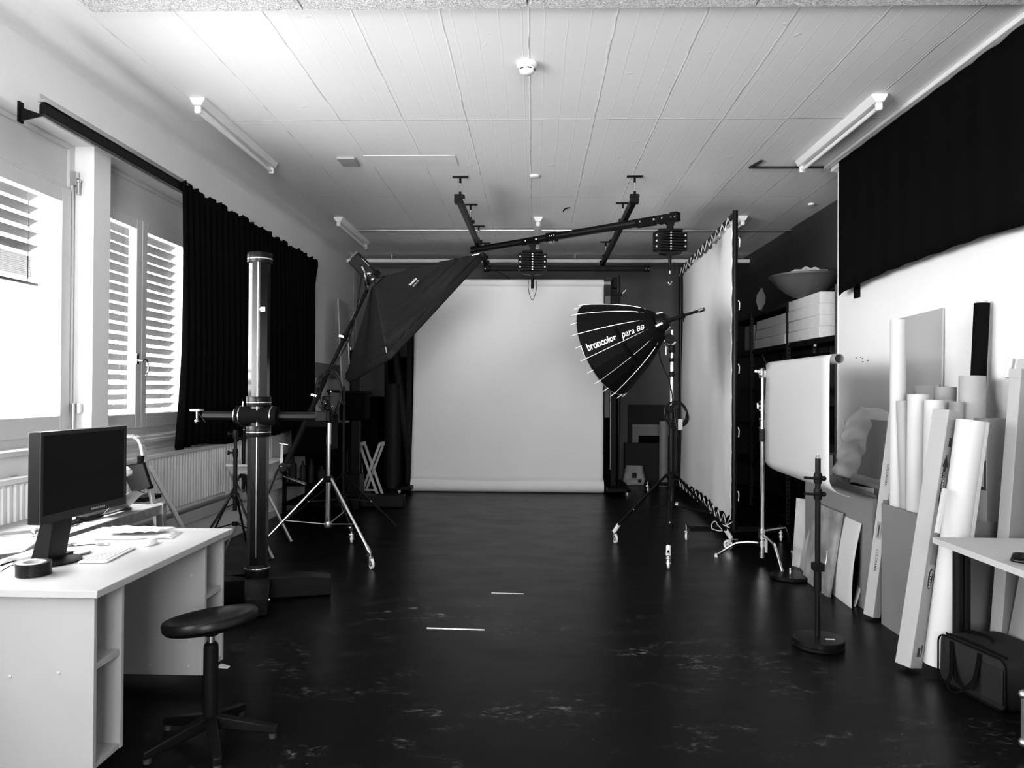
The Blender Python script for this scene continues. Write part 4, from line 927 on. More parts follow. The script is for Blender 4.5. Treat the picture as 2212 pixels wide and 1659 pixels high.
make('lower_collar', G().lathe([(0, -.025), (.03, -.025), (.036, -.01), (.03, .02), (0, .02)], S2+V((0, 0, lz))), 'black_metal', r)
make('lower_pole', G().cyl(S2+V((0, 0, lz-.22)), S2+V((0, 0, 1.32)), .021), 'black_satin', r)
make('second_pole', G().cyl(S2+V((.045, .02, hz)), S2+V((.045, .02, 1.28)), .011), 'black_satin', r)
make('middle_pole', G().cyl(S2+V((0, 0, 1.3)), S2+V((0, 0, 1.75)), .017), 'chrome', r)
make('upper_pole', G().cyl(S2+V((0, 0, 1.7)), S2+V((0, 0, 2.02)), .013), 'chrome', r)
for z, h, R in ((1.30, .05, .027), (1.62, .05, .027), (1.75, .035, .025), (1.86, .09, .03)):
    o = make('lock_collar', G().lathe([(0, -h/2), (R-.004, -h/2), (R, -h/2+.006), (R, h/2-.006), (R-.004, h/2), (0, h/2)], S2+V((0, 0, z))), 'black_metal', r)
    make('wing_lever', G().bar(S2+V((-.03 if z > 1.8 else .03, 0, z)), S2+V((-.055 if z > 1.8 else .055, -.01, z)), .01, .012).bar(S2+V((-.055 if z > 1.8 else .055, -.01, z+.02)), S2+V((-.055 if z > 1.8 else .055, -.01, z-.07)), .012, .014), 'chrome' if z > 1.8 else 'black_metal', o, bevel=.003)
kn = PY(1462, 1089, 6.8); make('brace_knob', G().lathe([(0, -.01), (.022, -.01), (.022, .01), (0, .01)], kn, (1, -.3, 0), 12).cyl(kn, S2+V((.02, 0, lz)), .006), 'steel', r)
make('crank_tag', G().cyl(S2+V((-.012, -.03, hz-.13)), S2+V((-.012, -.03, hz-.23)), .014), 'steel', r, bevel=.004)
# tilting bracket
tb = PY(1446, 733, 6.8)
pts = [tb+V((-.055*math.cos(a*PI/8*1.2), -.03, -.05*math.sin(a*PI/8*1.0)-.0)) for a in range(1, 8)]
make('tilt_bracket', G().lathe([(0, -.03), (.045, -.03), (.05, 0), (.045, .03), (0, .03)], tb, (0, 1, 0), 24), 'black_metal', r)
make('tilt_slot', G().tube([tb+V((.052*math.cos(-PI*.05-a*PI*.9/9), -.036, .052*math.sin(-PI*.05-a*PI*.9/9))) for a in range(10)], .0085, 8), 'chrome', r)
make('neck', G().cyl(S2+V((0, 0, 1.95)), tb, .02), 'chrome', r)
# cable coil on the stand
co = PY(1458, 897, 6.72)
for k in range(6):
    rx_, rz_ = .095-.008*(k % 3), .125-.006*k; dx = .008*k
    make('cable_loop', G().tube([(co.x+dx+rx_*math.cos(t*PI/10)+.01*math.sin(t*PI/5+k), co.y-.02+.008*k, co.z+rz_*math.sin(t*PI/10)) for t in range(20)], .0055, 6, smooth=3, closed=True), 'black_satin', r)
make('coil_tie', G().box(co.x+.02, co.x+.06, co.y-.05, co.y-.03, co.z-.13, co.z-.03), 'paper_grey', r, bevel=.006)
make('power_cable', G().tube([PY(1432, 710, 6.8), PY(1424, 760, 6.82), PY(1436, 800, 6.85), PY(1447, 825, 6.8), PY(1455, 880, 6.75), PY(1462, 930, 6.72)], .006, 6, smooth=6), 'black_satin', r)
# the umbrella
aim = V((-.784, .50, -.369)).normalized(); HB = PY(1424, 699, 6.72); LEN = .60; RR = .455
r = thing('parabolic_umbrella', 'large black parabolic umbrella reflector with silver ribs and white lettering', 'umbrella reflector', HB)
e1, e2, _ = frame(aim); NS = 24
def para(t, ph, off=0):      # t 0 at hub .. 1 at rim
    rr = .055+(RR-.055)*(t**.62); k = (ph/(2*PI)*NS) % 1; flat = math.cos(PI/NS)/math.cos((k-.5)*2*PI/NS)
    return HB+aim*(LEN*t-.02)+(e1*math.cos(ph)+e2*math.sin(ph))*(rr*flat+off)
rc = HB+aim*LEN
ph0 = min((abs(proj(para(1, k*PI/360))[0]-1262)+abs(proj(para(1, k*PI/360))[1]-722), k) for k in range(720))[1]*PI/360
def para_o(t, ph, off=0): return para(t, ph+0, off)
PH = lambda i: ph0+i*2*PI/NS
def shell(t, k, off=0):     # k in rib units from ph0
    i = math.floor(k); a = k-i
    def P(j): 
        ph = PH(j); return HB+aim*(LEN*t-.02)+(e1*math.cos(ph)+e2*math.sin(ph))*(.055+(RR-.055)*(t**.62)+off)
    return P(i).lerp(P(i+1), a)
g = G()
for i in range(NS): g.grid(lambda u, v, i=i: shell(v, i+u), 1, 22)
bmesh.ops.remove_doubles(g.bm, verts=g.bm.verts, dist=1e-5)
make('canopy', g, 'umbrella_black', r, solid=.002, angle=12)
for i in range(0, NS, 1):
    if i % 2 == 0: make('rib', G().tube([shell(t/16, i, .004) for t in range(2, 17)]+[shell(1, i, .004)+aim*.0], .0032, 5), 'steel', r)
    q = shell(1, i, .003); make('rib_tip', G().cyl(q-aim*.01, q+aim*.05+(q-rc)*.03, .0032, n=6), 'tape_white', r)
make('rim_wire', G().tube([shell(1, i, .003) for i in range(NS)], .003, 5, closed=True), 'steel', r)
# diffusion cloth inside the rim
make('hub', G().lathe([(0, -.09), (.05, -.09), (.075, -.06), (.085, -.02), (.085, .02), (.07, .05), (0, .05)], HB, aim, 28), 'black_metal', r)
for a in (.6, 2.7, 4.8):
    dv = e1*math.cos(a+ph0)+e2*math.sin(a+ph0); o = make('release_lever', G().bar(HB+dv*.085-aim*.06, HB+dv*.115+aim*.07, .02, .012, dv), 'white_gloss', r, bevel=.005)
rodd = (PY(1521, 668, 6.72)-PY(1432, 702, 6.72)).normalized()*1
rodd = -aim*.75+rodd*.4; rodd = (PY(1521, 668, 6.35)-HB).normalized(); rl = (PY(1521, 668, 6.35)-HB).length
make('focusing_rod', G().cyl(HB-aim*.05, HB+rodd*rl*.93, .012), 'black_satin', r)
make('rod_sleeve', G().cyl(HB, HB+rodd*rl*.55, .019), 'black_metal', r)
make('rod_cap', G().cyl(HB+rodd*rl*.9, HB+rodd*rl, .017), 'steel', r)
make('rod_lock', G().cyl(HB+rodd*rl*.55-V((0, 0, .0)), HB+rodd*rl*.55-V((0, 0, .05)), .01).cyl(HB+rodd*rl*.5, HB+rodd*rl*.56, .025), 'black_metal', r)
# strap round the canopy
g = G(); L1 = []; L2 = []
for j in range(13):
    k = -.2+j*.42; t = .50-.004*j
    L1.append(shell(t-.022, k, .006)); L2.append(shell(t+.022, k, .006))
vs1 = g.verts(L1); vs2 = g.verts(L2)
for j in range(12): g.face([vs1[j], vs1[j+1], vs2[j+1], vs2[j]])
make('strap', g, 'curtain_black', r, solid=.003)
# find which way the ribs count downwards in the picture
sgn = 1 if proj(shell(1, 1))[1] > proj(shell(1, 0))[1] else -1
def lettering(s, t0, t1, hgt, off, shear, kc):
    # reading direction runs from rim to hub
    fitlen = (t0-t1)
    def fn(x, y):
        t = t0-x*(t0-t1)
        k = kc*sgn-sgn*(y/.7)*hgt
        return shell(max(.02, t), k, .0045)
    c = text('lettering', s, r, 'print_white', (0, 0, 0), (1, 0, 0), (0, 1, 0), .7, off, shear, fn=fn, fit=1.0)
lettering('broncolor', .93, .52, .60, .022, 0, 1.55); lettering('para 88', .455, .15, .80, .004, .25, 1.66)
# ================================================================ tall white scrim frame
a0 = V((1.965, 7.4, 0)); a1 = V((2.12, 10.9, 0)); zt0 = 3.14
dv = (a1-a0).normalized(); nv = V((-1, 0, 0))
r = thing('scrim_frame', 'tall white fabric screen laced into a black tubular frame', 'scrim', a0)
make('near_post', G().cyl(a0+V((0, 0, .12)), a0+V((0, 0, 3.24)), .026), 'black_satin', r)
make('far_post', G().cyl(a1+V((0, 0, .12)), a1+V((0, 0, 3.24)), .026), 'black_satin', r)
make('top_bar', G().cyl(a0+V((0, 0, 3.215)), a1+V((0, 0, 3.215)), .024), 'black_satin', r)
make('bottom_bar', G().cyl(a0+V((0, 0, .11)), a1+V((0, 0, .11)), .024), 'black_satin', r)
ins = .075; L3 = (a1-a0).length
NT = 12
def scal(s): return .018*(1-abs(math.sin(s*NT*PI)))
def sf(u, v):
    zz_ = .11+ins+(3.215-.11-2*ins)*v; p = a0+dv*(ins*.55+(L3-1.5*ins)*u)
    if u < .02: p = p+dv*(.022*(abs(math.sin(v*10*PI))))
    z = zz_
    if v > .985: z -= .03*abs(math.sin(u*NT*PI))
    if v < .015: z += .04*abs(math.sin(u*NT*PI))+.02*noise.noise(V((u*20, 0, 0)))
    w = .018*math.sin(u*9+v*1.5)+.012*noise.noise(V((u*6, v*3, 4)))
    return p+nv*(.0+w)+V((0, 0, z))
make('fabric', G().grid(sf, 120, 60), 'scrim', r, solid=.002)
g = G(); P = []
for k in range(NT*2+1):
    u = k/(NT*2); P.append(a0+dv*(ins+(L3-2*ins)*u)+V((-.028, 0, 3.215 if k % 2 else 3.215-ins-.02)))
make('lacing', G().tube(P, .005, 6), 'zig_cord', r)
P = []
for k in range(23):
    v = k/22; P.append(a0+V((-.027, 0, 0))+dv*(0 if k % 2 else ins*.55+.02)+V((0, 0, .2+2.95*v)))
make('lacing', G().tube(P, .005, 6), 'zig_cord', r)
P = []
for k in range(NT*2+1):
    u = k/(NT*2); P.append(a0+dv*(ins+(L3-2*ins)*u)+V((-.028, 0, .11 if k % 2 else .11+ins+.03)))
make('lacing', G().tube(P, .005, 6), 'zig_cord', r)
for k in range(5):
    z = .5+k*.62; make('knot_end', G().tube([a0+V((.026, -.012, z)), a0+V((.04, -.02, z-.03)), a0+V((.036, -.02, z-.1))], .005, 5, smooth=3), 'zig_cord', r)
for q in (a0, a1):
    make('foot_bar', G().bar(q+V((-.42, .02, .12)), q+V((.42, .02, .12)), .04, .05), 'black_metal', r, bevel=.004)
    for s_ in (-.46, .46):
        make('foot_step', G().bar(q+V((s_*.9, .02, .12)), q+V((s_, .02, .16)), .04, .012), 'black_metal', r)
        castor(r, q.x+s_, q.y+.02, 1.2, .042, .16)
make('loose_cord', G().tube([a0+V((-.02, -.03, .2)), a0+V((-.1, -.03, .16)), a0+V((-.2, -.03, .2)), a0+V((-.22, -.02, .13)), a0+V((-.12, -.03, .11)), a0+V((-.18, -.03, .19)), a0+V((-.05, -.03, .14))], .005, 6, smooth=5), 'zig_cord', r)
# ================================================================ rear corner, right of the backdrop
def board(name, px0, px1, py0, py1, Y, m, label, cat, th=.03, z0=None, bevel=.003):
    a, b = PY(px0, py0, Y), PY(px1, py1, Y); return tag(make(name, G().box(a.x, b.x, Y, Y+th, b.z if z0 is None else z0, a.z), m, bevel=bevel), label, cat)
board('dark_screen_board', 1357, 1450, 874, 1000, 12.35, 'dark_grey', 'wide dark board standing against the rear wall', 'board', .04, 0)
board('backed_canvas', 1366, 1450, 917, 1000, 12.22, 'mid_grey', 'grey framed panel leaning in front of the dark board by the rear wall', 'panel', .03, 0)
board('small_canvas', 1380, 1448, 941, 955, 12.1, 'black_matt', 'small black panel in front of the grey framed panel', 'panel', .03, 0)
board('panel_box', 1350, 1427, 957, 1000, 11.9, 'dark_grey', 'low wide dark panel box standing on the floor at the rear wall', 'box', .14, .0)
c = PY(1434, 910, 11.6); r = thing('upright_tube', 'dark cardboard tube standing upright near the far scrim post', 'tube', (c.x, 11.6, 0))
make('wall', G().hollow((c.x, 11.6, 0), (c.x, 11.6, c.z), .07, .008), 'mid_grey', r)
a = PZ(1357, 1036, 0); a.y = 11.75
r = thing('carrier_bag', 'crumpled printed plastic bag on the floor near the rear wall', 'bag', a)
g = G().grid(lambda u, v: (a.x+(.15+.02*math.sin(v*5))*(abs(math.cos(u*2*PI))**.5*(1 if math.cos(u*2*PI) > 0 else -1))+.02*noise.noise(V((u*9, v*5, 0))), a.y+.09*(abs(math.sin(u*2*PI))**.5*(1 if math.sin(u*2*PI) > 0 else -1))+.02*noise.noise(V((u*8, v*6, 5))), .005+.29*v), 48, 12)
make('body', g, 'paper_grey', r, solid=.003)
make('printed_patch', G().box(a.x-.04, a.x+.03, a.y-.118, a.y-.112, .12, .2).box(a.x+.05, a.x+.1, a.y-.118, a.y-.112, .05, .1), 'dark_grey', r)
make('contents', G().box(a.x-.1, a.x+.1, a.y-.06, a.y+.06, .01, .24), 'mid_grey', r, bevel=.02)
# ================================================================ rear left corner clutter
g = G().box(XL+.02, XL+.05, 0, 0.01, 0, 0.01); g.bm.free()
tag(make('wall_panel', G().box(XL+.001, XL+.06, 9.75, 12.3, 1.62, 1.82), 'grey_card'), 'grey horizontal ledge board on the left wall beyond the curtain', 'ledge')
r = thing('corner_pipe', 'pale vertical pipe with round lamp in the far left corner', 'pipe', (-2.86, 12.3, 0))
q = PY(762, 700, 12.25)
make('pipe', G().box(q.x-.02, q.x+.03, 12.22, 12.27, 0, PY(762, 551, 12.25).z), 'mid_grey', r)
q = PY(766, 571, 12.0); make('lamp_globe', G().ball(q, .045, 8), 'paper_grey', r); make('arm', G().cyl(q+V((.0, 0, -.035)), q+V((.15, .1, -.04)), .01), 'paper_grey', r)
def leaner(name, p0, p1, w, d, m, label, cat, side=(1, 0, 0), bevel=.003, solidm=None):
    p0, p1 = V(p0), V(p1); ax = (p1-p0).normalized(); sd = V(side); sd = (sd-ax*sd.dot(ax)).normalized()
    return tag(make(name, G().bar(p0, p1, w, d, ax.cross(sd)), m, bevel=bevel), label, cat)
leaner('wooden_board', (-2.60, 10.6, .0), PX(738, 650, -2.80), .42, .02, 'grey_board', 'tall grey board leaning on the left wall beyond the curtain', 'board', (0, 1, 0))
for k, (x0, y0, x1, y1, rr, m_, lb) in enumerate(((744, 1000, 738, 690, .028, 'galvanised', 'leftmost shiny metal tube leaning behind the boom stand'), (764, 985, 751, 715, .025, 'steel', 'middle shiny metal tube leaning behind the softbox corner'), (785, 985, 757, 750, .022, 'galvanised', 'rightmost and shortest metal tube leaning behind the softbox corner'))):
    a, b = PZ(x0, y0+70, .0), PY(x1, y1, 11.2); a.z = .02
    tag(make('metal_tube', G().cyl(a, b, rr)), lb, 'tube', 'metal tubes in the rear left corner') if False else tag(make('metal_tube', G().cyl(a, b, rr), m_), lb, 'tube', 'metal tubes in the rear left corner')
for k, (x0, y0, x1, y1, rr, lb) in enumerate(((850, 1035, 846, 600, .115, 'thick dark cardboard tube standing left of the paper backdrop'), (894, 1040, 846, 700, .06, 'slim dark cardboard tube leaning towards the paper backdrop'), (834, 1030, 832, 740, .08, 'short dark cardboard tube standing behind the thick one'))):
    a = PZ(x0, y0+18, .0); b = PY(x1, y1 if k else 860, 11.3 if k else a.y)
    if k == 0: b = V((a.x, a.y, 1.55))
    if k == 2: b = V((a.x-.02, a.y+.1, 2.2)); a.y += .25; b.y += .2
    tag(make('cardboard_tube', G().cyl(a, b, rr, n=24), 'dark_grey'), lb, 'tube', 'cardboard tubes left of the backdrop')
# second column stand, further back
K2 = V((PY(767, 900, 9.3).x, 9.3, 0))
r = thing('column_stand', 'second black column stand in the dark left rear behind the chrome stand', 'column stand', K2)
make('mast', G().loft([[(K2.x+.07*math.cos(k*PI/4+PI/8), K2.y+.07*math.sin(k*PI/4+PI/8), z) for k in range(8)] for z in (.14, 1.95)]), 'black_satin', r, smooth=False)
for ang, L2 in ((.08, .62), (-1.5, .3), (PI+.1, .5), (1.5, .4)):
    dd_ = V((math.cos(ang), math.sin(ang), 0)); make('base_foot', G().bar(K2+V((0, 0, .085)), K2+dd_*L2+V((0, 0, .075)), .2, .14), 'black_metal', r, bevel=.008)
make('motor_block', G().box(K2.x-.12, K2.x+.1, 9.15, 9.4, .14, .42), 'black_metal', r, bevel=.01)
zc2 = EYE-(880-840)*9.3/1620
make('carriage', G().box(K2.x-.16, K2.x+.16, 9.12, 9.45, zc2-.16, zc2+.18), 'black_matt', r, bevel=.03)
make('crossarm', G().cyl((K2.x-.3, 9.1, zc2+.2), (K2.x+.26, 9.1, zc2+.18), .018), 'black_metal', r)
make('knob', G().ball((K2.x-.1, 9.08, zc2+.06), .03, 6), 'steel', r)
# pale folding trestles
def trestle(x, y, z, label, w=.26):
    r = thing('folding_trestle', label, 'trestle', (x, y, 0), 'pale folding trestles in the rear left corner')
    for yy in (y, y+.28):
        make('leg', G().bar((x-w/2, yy, z), (x+w/2, yy, .02), .03, .03, (0, 1, 0)), 'wood_pale', r); make('leg', G().bar((x+w/2, yy+.03, z), (x-w/2, yy+.03, .02), .03, .03, (0, 1, 0)), 'wood_pale', r)
    make('top_rail', G().bar((x-w/2, y, z), (x-w/2, y+.3, z), .03, .04).bar((x+w/2, y+.03, z), (x+w/2, y+.3, z), .03, .04), 'wood_pale', r)
    make('cross_rail', G().bar((x-w*.32, y, .13), (x+w*.35, y+.0, .13), .02, .02), 'wood_pale', r)
mat('wood_pale', .5, .5)
q = PY(798, 960, 9.9); trestle(q.x, 9.9, q.z, 'right and nearer pale folding trestle behind the second column stand')
q = PY(752, 962, 10.1); trestle(q.x, 10.1, q.z, 'left pale folding trestle behind the second column stand')
# dark shelf trolley by the left wall
r = thing('dark_rack', 'dark open rack by the left wall behind the folding table', 'rack', (-2.55, 9.0, 0))
x0, x1, y0, y1 = -2.9, -2.36, 8.6, 9.5; zt_ = EYE-(982-838)*8.6/1620
for x in (x0, x1-.04):
    for y in (y0, y1-.04): make('post', G().box(x, x+.04, y, y+.04, 0, zt_), 'black_metal', r)
for z in (.12, .34, zt_-.02): make('shelf', G().box(x0, x1, y0, y1, z, z+.02), 'black_matt', r)
make('back_board', G().box(x0, x1, y1, y1+.01, 0, zt_), 'black_matt', r)
for k, (dx, dh, rr) in enumerate(((.08, .30, .05), (.2, .26, .035), (.3, .28, .03), (.42, .2, .04))):
    tag(make('plastic_bottle', G().lathe([(0, 0), (rr, 0), (rr, dh*.7), (rr*.4, dh*.85), (rr*.4, dh), (0, dh)], (x0+dx, y0+.12, .365)), 'dark_grey'), ('widest', 'slim second', 'slim third', 'short last')[k]+' bottle standing on the dark rack shelf', 'bottle', 'bottles on the dark rack')
for k, (dy, hh, m_) in enumerate(((.15, .5, 'black_matt'), (.5, .75, 'dark_grey'))):
    tag(make('storage_case', G().box(x0+.05, x1-.1, y0+dy, y0+dy+.3, zt_+.001, zt_+hh*.6), m_, bevel=.02), ('nearer low', 'taller rear')[k]+' dark equipment case on top of the dark rack', 'case', 'cases on the dark rack')
# dark boxes filling the corner between rack and tubes
for k, (x, y, w_, d_, h_) in enumerate(((-2.6, 10.0, .5, .5, 1.0), (-2.62, 11.6, .5, .5, 1.35), (-1.95, 12.1, .5, .3, 1.9))):
    tag(make('equipment_case', G().box(x-w_/2, x+w_/2, y-d_/2, y+d_/2, 0, h_), 'black_matt', bevel=.015), ('low black case on the floor behind the dark rack', 'black case in the rear left corner behind the metal tubes', 'tallest black case against the rear wall left of the backdrop')[k], 'case')
# thin stand behind, at right of the chrome stand
S3 = V((PY(741, 1050, 8.2).x, 8.2, 0))
r = thing('light_stand', 'thin black light stand spreading its legs behind the chrome stand', 'light stand', S3)
make('pole', G().cyl(S3+V((0, 0, .2)), S3+V((0, 0, 1.5)), .014), 'black_satin', r)
make('leg_hub', G().cyl(S3+V((0, 0, .48)), S3+V((0, 0, .54)), .03), 'black_metal', r)
for k in range(3):
    a = -.42+k*2*PI/3; dd_ = V((math.cos(a), math.sin(a), 0)); lg = make('leg', G().cyl(S3+dd_*.03+V((0, 0, .51)), S3+dd_*.72+V((0, 0, .01)), .009), 'black_satin', r)
    make('brace', G().bar(S3+dd_*.02+V((0, 0, .26)), S3+dd_*.38+V((0, 0, .26)), .01, .01), 'dark_grey', r); make('joint_bolt', G().ball(S3+dd_*.38+V((0, -.01, .26)), .009, 6), 'steel', lg)
# floor tape marks
for (pa, pb, lb, w_) in (((1062, 1281), (1132, 1283), 'short white tape strip on the floor, the farther and smaller one', .018), ((922, 1357), (1047, 1361), 'torn white tape strip on the floor, the nearer and longer one', .024)):
    a, b = PZ(*pa, 0), PZ(*pb, 0); d = b-a; s_ = V((0, 1, 0)); n = 24; g = G()
    v0 = []; v1 = []
    for k in range(n+1):
        p = a+d*(k/n); j = .2*w_*noise.noise(V((k*.9, w_*99, 0))); v0.append(p-s_*(w_/2+j)+V((0, 0, .0015))); v1.append(p+s_*(w_/2+j*.5)+V((0, 0, .0015)))
    A = g.verts(v0); B = g.verts(v1)
    for k in range(n): g.face([A[k], A[k+1], B[k+1], B[k]])
    tag(make('floor_tape', g, 'tape_white', solid=.001), lb, 'tape', 'tape marks on the floor')
# ================================================================ C-stand with the hanging vinyl sheet
S4 = V((1.955, 6.47, 0))
r = thing('c_stand', 'chrome turtle base stand holding the hanging white sheet', 'light stand', S4)
for k, (tip, hz_) in enumerate((((1547, 1201), .17), ((1691, 1241), .24), ((1713, 1192), .27))):
    t = PZ(*tip, .01); d = (t-S4); d.z = 0; L = d.length; d.normalize()
    g = G().tube([S4+d*.02+V((0, 0, hz_-.0)), S4+d*.1+V((0, 0, hz_-.0)), S4+d*(L-.20)+V((0, 0, hz_-.02)), S4+d*(L-.15)+V((0, 0, hz_-.045)), S4+d*L+V((0, 0, .012))], .0125, 10, smooth=4)
    lg = make('leg', g, 'chrome', r); make('foot_cap', G().cyl(t-V((0, 0, .008)), t+V((0, 0, .02))-d*.006, .016), 'white_gloss', lg)
    make('leg_socket', G().cyl(S4+V((0, 0, hz_-.025)), S4+V((0, 0, hz_+.025)), .028), 'chrome', r)
ztop = PY(1643, 803, 6.47).z
make('lower_pole', G().cyl(S4+V((0, 0, .09)), S4+V((0, 0, 1.12)), .0175), 'chrome', r)
make('grip_sleeve', G().cyl(S4+V((0, 0, 1.04)), S4+V((0, 0, 1.15)), .026), 'dark_grey', r)
make('middle_pole', G().cyl(S4+V((0, 0, 1.15)), S4+V((0, 0, 1.4)), .017), 'chrome', r)
make('upper_pole', G().cyl(S4+V((0, 0, 1.38)), S4+V((0, 0, ztop)), .0135), 'chrome', r)
for z, h, sx in ((1.195, .09, 1), (1.345, .08, -1)):
    o = make('riser_lock', G().lathe([(0, -h/2), (.029, -h/2), (.029, -h/2+.012), (.023, -h/2+.016), (.023, h/2-.016), (.028, h/2-.012), (.028, h/2), (0, h/2)], S4+V((0, 0, z))), 'chrome', r)
    make('tee_handle', G().cyl(S4+V((sx*.02, -.01, z)), S4+V((sx*.045, -.02, z)), .006).bar(S4+V((sx*.045, -.02, z-.022)), S4+V((sx*.048, -.02, z+.024)), .012, .01), 'white_gloss', o)
hp = S4+V((0, 0, ztop))
make('grip_head', G().cyl(hp+V((0, -.03, 0)), hp+V((0, .03, 0)), .034).cyl(hp+V((-.03, 0, -.03)), hp+V((.03, 0, .0)), .02).box(hp.x-.018, hp.x+.018, hp.y-.04, hp.y+.04, hp.z-.055, hp.z+.02), 'chrome', r, bevel=.003)
make('grip_handle', G().bar(hp+V((-.03, -.02, 0)), hp+V((-.075, -.03, .005)), .014, .022), 'white_gloss', r, bevel=.004)
make('base_bolt', G().cyl(S4+V((0, 0, .05)), S4+V((0, 0, .1)), .02).cyl(S4+V((.03, -.02, .1)), S4+V((.03, -.02, .24)), .014), 'steel', r)
T0 = PY(1655, 793, 6.40); T1 = PY(1800, 778, 4.98); T1.x = 1.975; T0.x = 2.0; T0.z = T1.z = (T0.z+T1.z)/2+.008
make('pin_clamp', G().cyl(hp, V((T0.x, T0.y, T0.z)), .008).cyl(T0+V((-.02, .02, .0)), T0+V((-.055, .05, .10)), .004), 'black_metal', r)
r = thing('hanging_sheet', 'white plastic sheet hanging from a tube between C-stand and white wall', 'sheet', (2.0, 5.7, .8))
make('support_tube', G().hollow(T0+(T0-T1).normalized()*.02, T1+(T1-T0).normalized()*.07, .033, .005, 32), 'mid_grey', r)
zb = .80
def hs(u, v):
    p = T0.lerp(T1, u); R = .0345
    if v < .08:      # over the tube
        a = (1-v/.08)*PI*.9; return p+V((R*-math.cos(PI-a)*-1*-1, 0, R*math.sin(a))) if False else p+V((-R*math.cos(a), 0, R*math.sin(a)))
    s = (v-.08)/.92; L = p.z-zb
    drop = min(s*1.12, 1)
    x = p.x-R-.006*math.sin(s*PI)*1
    z = p.z-L*drop
    if s > .80:
        q = (s-.80)/.20; a = q*PI/2*.85; Rc = .17+.02*u
        z = p.z-L*.896*1.0-(Rc*math.sin(a))*.62; x = x+Rc*(1-math.cos(a))
    if s > .84: pass
    return V((x, p.y+.012*math.sin(s*2.6)*(1 if u < .5 else -1), z))
make('sheet', G().grid(hs, 10, 60), 'vinyl_white', r, solid=.0012)
# ================================================================ shelving in the alcove
SX0, SX1, SY0, SY1 = 2.82, 3.25, YE+.04, 11.2
r = thing('shelving_unit', 'tall black metal shelving with perforated uprights in the dark alcove', 'shelving', ((SX0+SX1)/2, 9, 0))
levels = (.10, .55, 1.02, 1.50, 2.00)
ztu = 2.47
def upright(x, y, m):
    w, t = .036, .003; g = G()
    hole = .022; pit = .05; z = .0
    zs_ = [0]; k = .03
    g.box(x, x+.004, y, y+w, 0, ztu)
    # perforated face towards the room: rungs between slots
    g.box(x, x+.010, y-.003, y, 0, ztu); g.box(x+.026, x+.036, y-.003, y, 0, ztu); zz = .0
    while zz < ztu-.05: g.box(x+.010, x+.026, y-.003, y, zz, zz+.026); zz += .046
    g.box(x+.010, x+.026, y-.003, y, zz, ztu)
    return make('upright', g, m, r)
for y in (SY0, 8.38, 9.78, SY1-.04):
    upright(SX0-.02, y, 'galvanised' if y == SY0 else 'dark_grey'); upright(SX1-.04, y, 'galvanised' if y == SY0 else 'dark_grey')
for y0, y1 in ((SY0+.04, 8.34), (8.42, 9.74), (9.82, SY1-.04)):
    for z in levels:
        make('shelf_board', G().box(SX0, SX1, y0, y1, z-.03, z).box(SX0-.004, SX0, y0, y1, z-.05, z+.003), 'black_metal', r)
make('shelf_board', G().box(SX0-.004, SX1, 8.42, SY1-.04, 2.42, 2.46), 'dark_grey', r)
for z in (2.45, 2.31, 2.1, 1.98, 1.5, 1.02): make('end_brace', G().box(SX0+.016, SX1-.04, SY0-.002, SY0+.002, z-.03, z+.01), 'galvanised', r)
make('label_plate', G().box(SX0+.035, SX0+.08, SY0-.006, SY0-.003, 1.72, 1.82), 'paper_grey', r)
# styrofoam blocks: a stack of four and a stack of three
def block(x0, x1, y0, y1, z0, z1, lb, grp): return tag(make('styrofoam_block', G().box(x0, x1, y0, y1, z0+.001, z1), 'styrofoam', bevel=.006), lb, 'styrofoam block', grp)
lay = ('lowest', 'second lowest', 'second highest', 'topmost'); h = (2.452-2.003)/4
for k in range(4): block(2.79+(.004 if k % 2 else 0), 3.21, 7.42, 8.32, 2.003+h*k, 2.003+h*(k+1), lay[k]+' slab in the near bright stack of four on the upper shelf', 'near styrofoam stack')
lay = ('lowest', 'middle', 'topmost'); h = .118
for k in range(3): block(2.80+.012*k, 3.2, 8.46, 9.6, 2.003+h*k, 2.003+h*(k+1)-.004, lay[k]+' slab in the farther stack of three on the upper shelf', 'far styrofoam stack')
# reflector bowl on top
c = V((2.86, 7.98, 2.453)); cb = PY(1740, 600, 7.9)
r = thing('beauty_dish', 'wide shallow grey reflector bowl on top of the near foam stack', 'reflector bowl', (cb.x, 7.9, 2.455))
c = V((cb.x, 7.9, 2.455))
make('bowl', G().lathe([(0, 0), (.12, 0), (.2, .045), (.27, .105), (.33, .175), (.355, .20), (.365, .205), (.365, .22), (.35, .225), (.32, .19), (.25, .11), (.15, .04), (0, .02)], c, n=56), 'reflector_grey', r)
make('cover_board', G().box(c.x-.165, c.x+.175, c.y-.15, c.y+.2, 2.455+.226, 2.455+.266), 'paper_grey', r, bevel=.003)
rr = make('cloth_strap', G().tube([(c.x-.07, c.y-.1, 2.725), (c.x-.03, c.y-.1, 2.745), (c.x+.02, c.y-.1, 2.728), (c.x+.06, c.y-.1, 2.742), (c.x+.1, c.y-.1, 2.724)], .014, 8, smooth=5), 'paper_grey', r)
